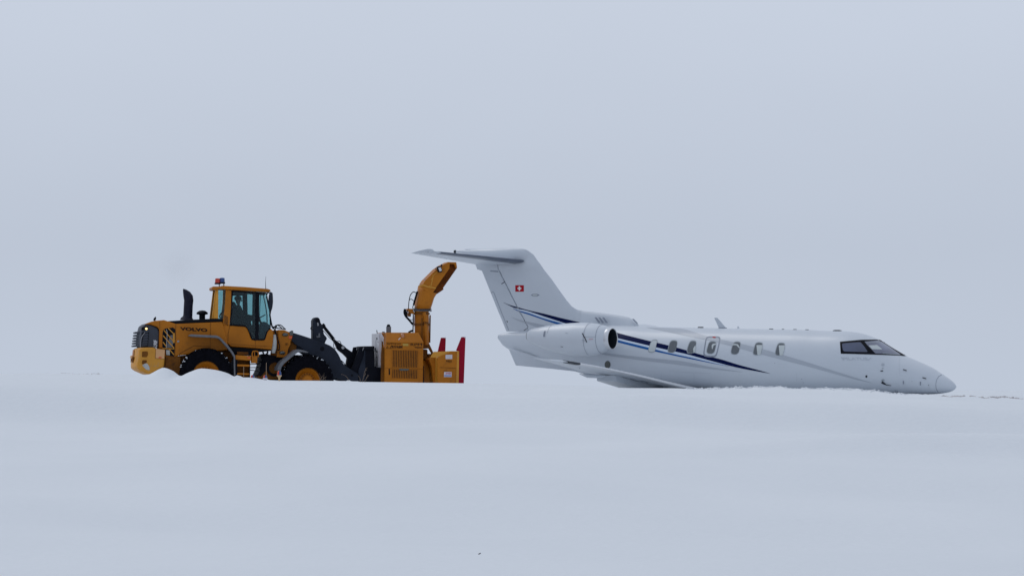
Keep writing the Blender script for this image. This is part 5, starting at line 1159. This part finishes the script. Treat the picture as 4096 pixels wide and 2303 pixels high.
bl1 = pr(FF, 4, bn_, -1.27, -1.20, 'cutting_blade', 'red', B, bevel=.006)
tag(bl1, 'near red upright cutting blade')
mb = MB(FF).prism([(868, 1078), (905, 920), (957, 918), (951, 1080), (941, 1610), (890, 1610)], 1.20, 1.27, 4)
bl2 = mb.build('cutting_blade', M['red'], B, bevel=.006); tag(bl2, 'far red upright cutting blade')
for x, y, yy in ((1170, 915, -1.275), (950, 923, 1.195)): MB(FF).lathe(FF.K(4, x, y, yy), (0, -1, 0), [(.02, 0), (.02, .01)], 10, True).build('bolt', M['sticker'], bl1 if yy < 0 else bl2)
# auger inside
mb = MB(FF); c = FF.K(4, 890, 1380, 0); xs0 = c.x
for sgn in (-1, 1):
    N_ = 60; vs = []
    for i in range(N_ + 1):
        t = i / N_; y = sgn * (.15 + 1.0 * t); q = sgn * t * 4 * math.pi
        vs += [(xs0 + .08 * math.cos(q), y, c.z + .08 * math.sin(q)), (xs0 + .30 * math.cos(q), y, c.z + .30 * math.sin(q))]
    mb.add(vs, [(2 * i, 2 * i + 1, 2 * i + 3, 2 * i + 2) for i in range(N_)])
mb.tube([(xs0, -1.2, c.z), (xs0, 1.2, c.z)], .08, 16); mb.build('auger', M['red'], B)

# ============================================================ DRIVER
def skin(name, fr, verts, edges, radii, m, parent, sub=2, rootv=0):
    T = (root_m(parent).inverted() if parent else Matrix.Identity(4)) @ fr.m
    me = bpy.data.meshes.new(name); bm = bmesh.new(); lay = bm.verts.layers.skin.verify(); vs = []
    for i, (v, r_) in enumerate(zip(verts, radii)):
        b = bm.verts.new(T @ Vector(v)); b[lay].radius = (r_, r_) if not hasattr(r_, '__len__') else r_; b[lay].use_root = (i == rootv); vs.append(b)
    for a, b in edges: bm.edges.new((vs[a], vs[b]))
    bm.to_mesh(me); bm.free(); o = bpy.data.objects.new(name, me); col.objects.link(o); me.materials.append(m)
    if parent: o.parent = parent
    s_ = o.modifiers.new('skin', 'SKIN'); s_.use_smooth_shade = True; s_.branch_smoothing = .6
    q = o.modifiers.new('sub', 'SUBSURF'); q.levels = sub; q.render_levels = sub
    return o
pel = FR.K(1, 1425, 655, 0)
drv = thing('person', 'driver in a dark jacket and cap seated in the cab holding the steering wheel', 'person', tuple(FR.m @ pel), R(6))
P3 = lambda x, y, yy: FR.K(1, x, y, yy)
V = [P3(1425, 650, 0), P3(1422, 590, 0), P3(1420, 520, 0), P3(1420, 465, 0), P3(1424, 435, 0), P3(1424, 408, 0), P3(1424, 375, 0), P3(1422, 352, 0),
     P3(1420, 482, -.19), P3(1448, 560, -.25), P3(1560, 590, -.20), P3(1640, 596, -.15), P3(1665, 596, -.14),
     P3(1420, 482, .19), P3(1448, 560, .25), P3(1560, 590, .20), P3(1640, 596, .15), P3(1665, 596, .14),
     P3(1430, 665, -.11), P3(1560, 650, -.15), P3(1580, 800, -.15), P3(1630, 815, -.15), P3(1430, 665, .11), P3(1560, 650, .15), P3(1580, 800, .15), P3(1630, 815, .15)]
E = [(0, 1), (1, 2), (2, 3), (3, 4), (4, 5), (5, 6), (6, 7), (3, 8), (8, 9), (9, 10), (10, 11), (11, 12), (3, 13), (13, 14), (14, 15), (15, 16), (16, 17), (0, 18), (18, 19), (19, 20), (20, 21), (0, 22), (22, 23), (23, 24), (24, 25)]
Rr = [.14, .13, .14, .12, .055, .062, .090, .075, .062, .05, .042, .032, .034, .062, .05, .042, .032, .034, .09, .07, .05, .045, .09, .07, .05, .045]
for s_, b0 in ((-1, 12), (1, 17)):
    for j in range(5):          # fingers curled over the rim
        h = V[b0]; d = Vector((.03, (j - 2) * .018, .02 if j < 4 else .03)); V += [h + d, h + d + Vector((.028, 0, -.02)), h + d + Vector((.018, 0, -.042))]; k_ = len(V) - 3
        E += [(b0, k_), (k_, k_ + 1), (k_ + 1, k_ + 2)]; Rr += [.009, .0085, .007]
skin('body', FR, V, E, Rr, M['skin'], drv)
JV = V[1:4] + V[8:12] + V[13:17]; JE = [(0, 1), (1, 2), (2, 3), (3, 4), (4, 5), (5, 6), (2, 7), (7, 8), (8, 9), (9, 10)]
skin('jacket', FR, [V[0] + Vector((0, 0, .03))] + JV, [(0, 1)] + [(a + 1, b + 1) for a, b in JE], [.19, .19, .205, .165, .105, .085, .070, .056, .105, .085, .070, .056], M['jacket'], drv)
skin('trousers', FR, [V[0], V[18], V[19], V[20], V[22], V[23], V[24]], [(0, 1), (1, 2), (2, 3), (0, 4), (4, 5), (5, 6)], [.155, .105, .085, .065, .105, .085, .065], M['trousers'], drv)
hc_ = V[6]
MB(FR).ball(hc_ + Vector((-.005, 0, .040)), .106, 18, (1, .92, .72)).build('cap', M['cap'], drv, smooth=60)
MB(FR).add([hc_ + Vector(v) for v in ((.07, -.08, .04), (.19, -.05, .025), (.20, 0, .022), (.19, .05, .025), (.07, .08, .04), (.07, -.08, .055), (.19, -.05, .037), (.20, 0, .034), (.19, .05, .037), (.07, .08, .055))],
           [(0, 1, 2, 3, 4), (9, 8, 7, 6, 5)] + [(i, (i + 1) % 5, 5 + (i + 1) % 5, 5 + i) for i in range(5)]).build('cap_brim', M['cap'], drv)
MB(FR).ball(hc_ + Vector((.098, 0, -.02)), .018, 8, (1.2, .7, 1.4)).build('nose', M['skin'], drv, smooth=60)
for s_ in (-1, 1):
    MB(FR).ball(hc_ + Vector((.083, .035 * s_, .005)), .010, 8).build('eye', M['black'], drv, smooth=60)
    MB(FR).ball(hc_ + Vector((-.005, .093 * s_, -.015)), .026, 8, (.8, .35, 1.3)).build('ear', M['skin'], drv, smooth=60)
MB(FR).ball(hc_ + Vector((.086, 0, -.055)), .02, 8, (.5, 1.3, .3)).build('mouth', M['flag_red'], drv, smooth=60)

# ============================================================ MARKER LIGHTS, STAKES, STALKS on the bank
def gz(x, y): return float(ground_z(np.array([x]), np.array([y]))[0])
def dome(px, py_top, w_, Y, label, tall=False, stem=None):
    p = at(px, py_top, Y); s_ = Y / FPX; r_ = w_ * s_ / 2; base = gz(p.x, Y); hd_ = (1.25 if tall else 1.05) * r_ * 1.0
    zt = p.z; zd = zt - hd_ * (1.75 if tall else 1.3)
    root = thing('airfield_light', label, 'airfield light', (p.x, Y, base), 0, 'red and blue domed airfield lights in the snow')
    for side, mm in ((-1, 'lens_red'), (1, 'lens_blue')):
        mb = MB(None); vs = []; n_, h_ = 12, 6
        for i in range(h_ + 1):
            th = math.pi / 2 * i / h_
            for j in range(n_ + 1):
                q = math.pi * j / n_ + (math.pi / 2 if side < 0 else -math.pi / 2)
                rr_ = r_ * (math.cos(th)**.6 if i < h_ else .02); vs.append((p.x + rr_ * math.cos(q) + side * .002, Y + rr_ * math.sin(q), zd + (zt - zd) * math.sin(th)))
        mb.add(vs, [(i * (n_ + 1) + j, i * (n_ + 1) + j + 1, (i + 1) * (n_ + 1) + j + 1, (i + 1) * (n_ + 1) + j) for i in range(h_) for j in range(n_)])
        ln = mb.build('lens', M[mm], root, smooth=60); tag(ln, 'red half lens' if side < 0 else 'blue half lens')
    MB(None).tube([(p.x, Y, zd), (p.x, Y, zt - .006)], .006, 6).build('divider', M['sticker'], root)
    if tall:
        MB(None).lathe((p.x, Y, zd), (0, 0, 1), [(r_ * 1.15, 0), (r_ * 1.2, -.02), (r_ * .75, -.035), (r_ * .45, -.085), (r_ * .38, -.10), (r_ * .38, base - zd - .1)], 24).build('stand', M['pole'], root, smooth=40)
    else:
        MB(None).lathe((p.x, Y, zd), (0, 0, 1), [(r_ * 1.1, 0), (r_ * 1.15, -.02), (r_ * .9, -.04), (r_ * .7, min(-.05, base - zd - .1))], 24).build('stand', M['sticker'], root, smooth=40)
dome(1010.5, 1499, 15, 129.6, 'low domed light peeking from the snow by the loader steps, leftmost')
dome(1060.5, 1500, 15.5, 129.4, 'low domed light beside a thin stake, middle one of three')
dome(1117, 1482, 16.5, 129.2, 'red and blue domed light raised on a pale yellow stand', tall=True)
for px, y0, y1, lb in ((974.5, 1466, 1508, 'thin pale stake in front of the loader steps'), (1065, 1450, 1502, 'taller thin pale stake behind the middle domed light')):
    Y = 129.7; a = at(px, y0, Y); base = gz(a.x, Y)
    so_ = MB(None).tube([(a.x, Y, base - .1), (a.x + .002, Y, a.z)], .0065, 6).build('marker_stake', M['stake'], None, loc=(a.x, Y, base)); tag(so_, lb, 'stake', 'thin marker stakes')
def stalk(segs, label, Y=129.3, r_=.006):
    mb = MB(None); allp = [K(k, x, y) for k, pts in segs for x, y in pts]; bx = max(allp, key=lambda p: p[1]); b = at(*bx, Y)
    for k, pts in segs:
        w_ = [at(*K(k, x, y), Y + random.uniform(-.04, .04)) for x, y in pts]; mb.tube(w_, [r_ * (1 - .5 * i / (len(w_) - 1)) for i in range(len(w_))], 5)
    base = gz(b.x, Y)
    mb.tube([(b.x, Y, base - .05), (b.x, Y, b.z + .01)], r_, 5)
    o = mb.build('dry_stalk', M['grass'], None, loc=(b.x, Y, base)); tag(o, label, 'dry plant', 'dry weed stalks poking through the snow')
stalk([(13, [(1490, 1215), (1530, 1060), (1560, 880), (1620, 740), (1680, 690)]), (13, [(1560, 860), (1610, 800), (1660, 790)]), (13, [(1530, 1050), (1600, 950), (1590, 870)]), (13, [(1620, 760), (1600, 720)])], 'tall branching dry stalk in front of the loader coupler')
stalk([(13, [(1580, 1215), (1640, 1120), (1690, 1040), (1745, 985)]), (13, [(1690, 1040), (1700, 960)]), (13, [(1640, 1120), (1650, 1050)])], 'short forked dry stalk just right of the tallest stalk')
stalk([(13, [(1400, 1215), (1385, 1110), (1330, 1030), (1315, 1000)])], 'thin leaning dry stalk left of the tallest stalk')
stalk([(13, [(935, 1170), (880, 1080), (800, 1010), (720, 965), (640, 955)])], 'long arched dry stalk bending over below the lift arm')
stalk([(3, [(1000, 1370), (985, 1310), (950, 1240)]), (3, [(1010, 1370), (1020, 1300), (980, 1230)]), (3, [(1050, 1370), (1060, 1300), (1070, 1230)]), (3, [(1060, 1330), (1110, 1290)]), (3, [(1030, 1350), (1090, 1320), (1100, 1370)]), (3, [(1000, 1340), (1040, 1290), (1050, 1260)])], 'bushy tuft of dry stalks in front of the front wheel', r_=.005)
# small dark twig on the near snow
p = ray(1918, 2216); lo, hi = 20.0, 120.0
for _ in range(50):
    m_ = (lo + hi) / 2; q = p * m_
    if q.z > gz(q.x, q.y): lo = m_
    else: hi = m_
q = p * lo
tw_ = MB(None).tube([(q.x - .012, q.y, q.z + .002), (q.x, q.y, q.z + .007), (q.x + .010, q.y + .01, q.z + .012)], [.002, .005, .004], 6).build('twig', M['dark'], None, loc=(q.x, q.y, q.z))
tag(tw_, 'tiny dark twig lying alone on the foreground snow', 'twig')
# thin exhaust smoke drifting above the stack
def smoke():
    c = at(712, 1068, 146.2); mb = MB(None); mb.ball((0, 0, 0), 1.0, 20, (.62, .55, .60))
    o = mb.build('exhaust_smoke', M['dark'], None, smooth=180); o.location = c
    m = bpy.data.materials.new('thin_smoke'); m.use_nodes = True; n = m.node_tree.nodes; l = m.node_tree.links; n.clear()
    out = n.new('ShaderNodeOutputMaterial'); v = n.new('ShaderNodeVolumePrincipled'); t = n.new('ShaderNodeTexCoord'); g = n.new('ShaderNodeTexGradient'); g.gradient_type = 'SPHERICAL'
    z = n.new('ShaderNodeTexNoise'); z.inputs['Scale'].default_value = 3.5; z.inputs['Detail'].default_value = 4
    mp = n.new('ShaderNodeMapping'); mp.inputs['Scale'].default_value = (1.62, 1.8, 1.68)
    l.new(t.outputs['Object'], mp.inputs[0]); l.new(mp.outputs[0], g.inputs[0]); l.new(t.outputs['Object'], z.inputs['Vector'])
    a = n.new('ShaderNodeMath'); a.operation = 'MULTIPLY'; b = n.new('ShaderNodeMath'); b.operation = 'MULTIPLY'; b.inputs[1].default_value = 0.20
    l.new(g.outputs['Fac'], a.inputs[0]); l.new(z.outputs['Fac'], a.inputs[1]); l.new(a.outputs[0], b.inputs[0]); l.new(b.outputs[0], v.inputs['Density'])
    v.inputs['Color'].default_value = (.35, .35, .37, 1); l.new(v.outputs[0], out.inputs['Volume'])
    o.data.materials.clear(); o.data.materials.append(m); tag(o, 'faint puff of grey exhaust smoke above the loader stack', None, None, 'stuff')
smoke()
# churned snow lumps along the bank in front of the jet, dirty lumps at the right
def lumps(name, x0, x1, n_, rmin, rmax, m, label, seed, yy=(129.0, 130.4), up=0.0):
    rr = random.Random(seed); mb = MB(None)
    for i in range(n_):
        x = rr.uniform(x0, x1); y = rr.uniform(*yy); r_ = rr.uniform(rmin, rmax) * rr.uniform(.5, 1)
        b = len(mb.v); mb.ball((x, y, gz(x, y) + r_ * rr.uniform(-.3, .35) + up), r_, 8, (rr.uniform(.8, 1.7), 1, rr.uniform(.5, .9)))
        for j in range(b, len(mb.v)):
            v = mb.v[j]; mb.v[j] = (v[0] + rr.gauss(0, r_ * .14), v[1] + rr.gauss(0, r_ * .14), v[2] + rr.gauss(0, r_ * .14))
    o = mb.build(name, m, None, smooth=80); tag(o, label, None, None, 'stuff')
px2x = lambda px, Y=130: (px - CXP) / FPX * Y
lumps('churned_snow', px2x(2740), px2x(3640), 1700, .008, .030, M['snow'], 'churned snow crumbs along the bank in front of the jet', 3)
lumps('dirty_snow', px2x(3760), px2x(4300), 1100, .008, .034, M['dirtsnow'], 'dirty brownish snow crumbs along the bank at the right', 4, (129.4, 130.2))
lumps('dirty_snow', px2x(235), px2x(420), 60, .008, .022, M['dirtsnow'], 'faint dirty snow crumbs on the bank at the far left', 5, (129.4, 130.2))
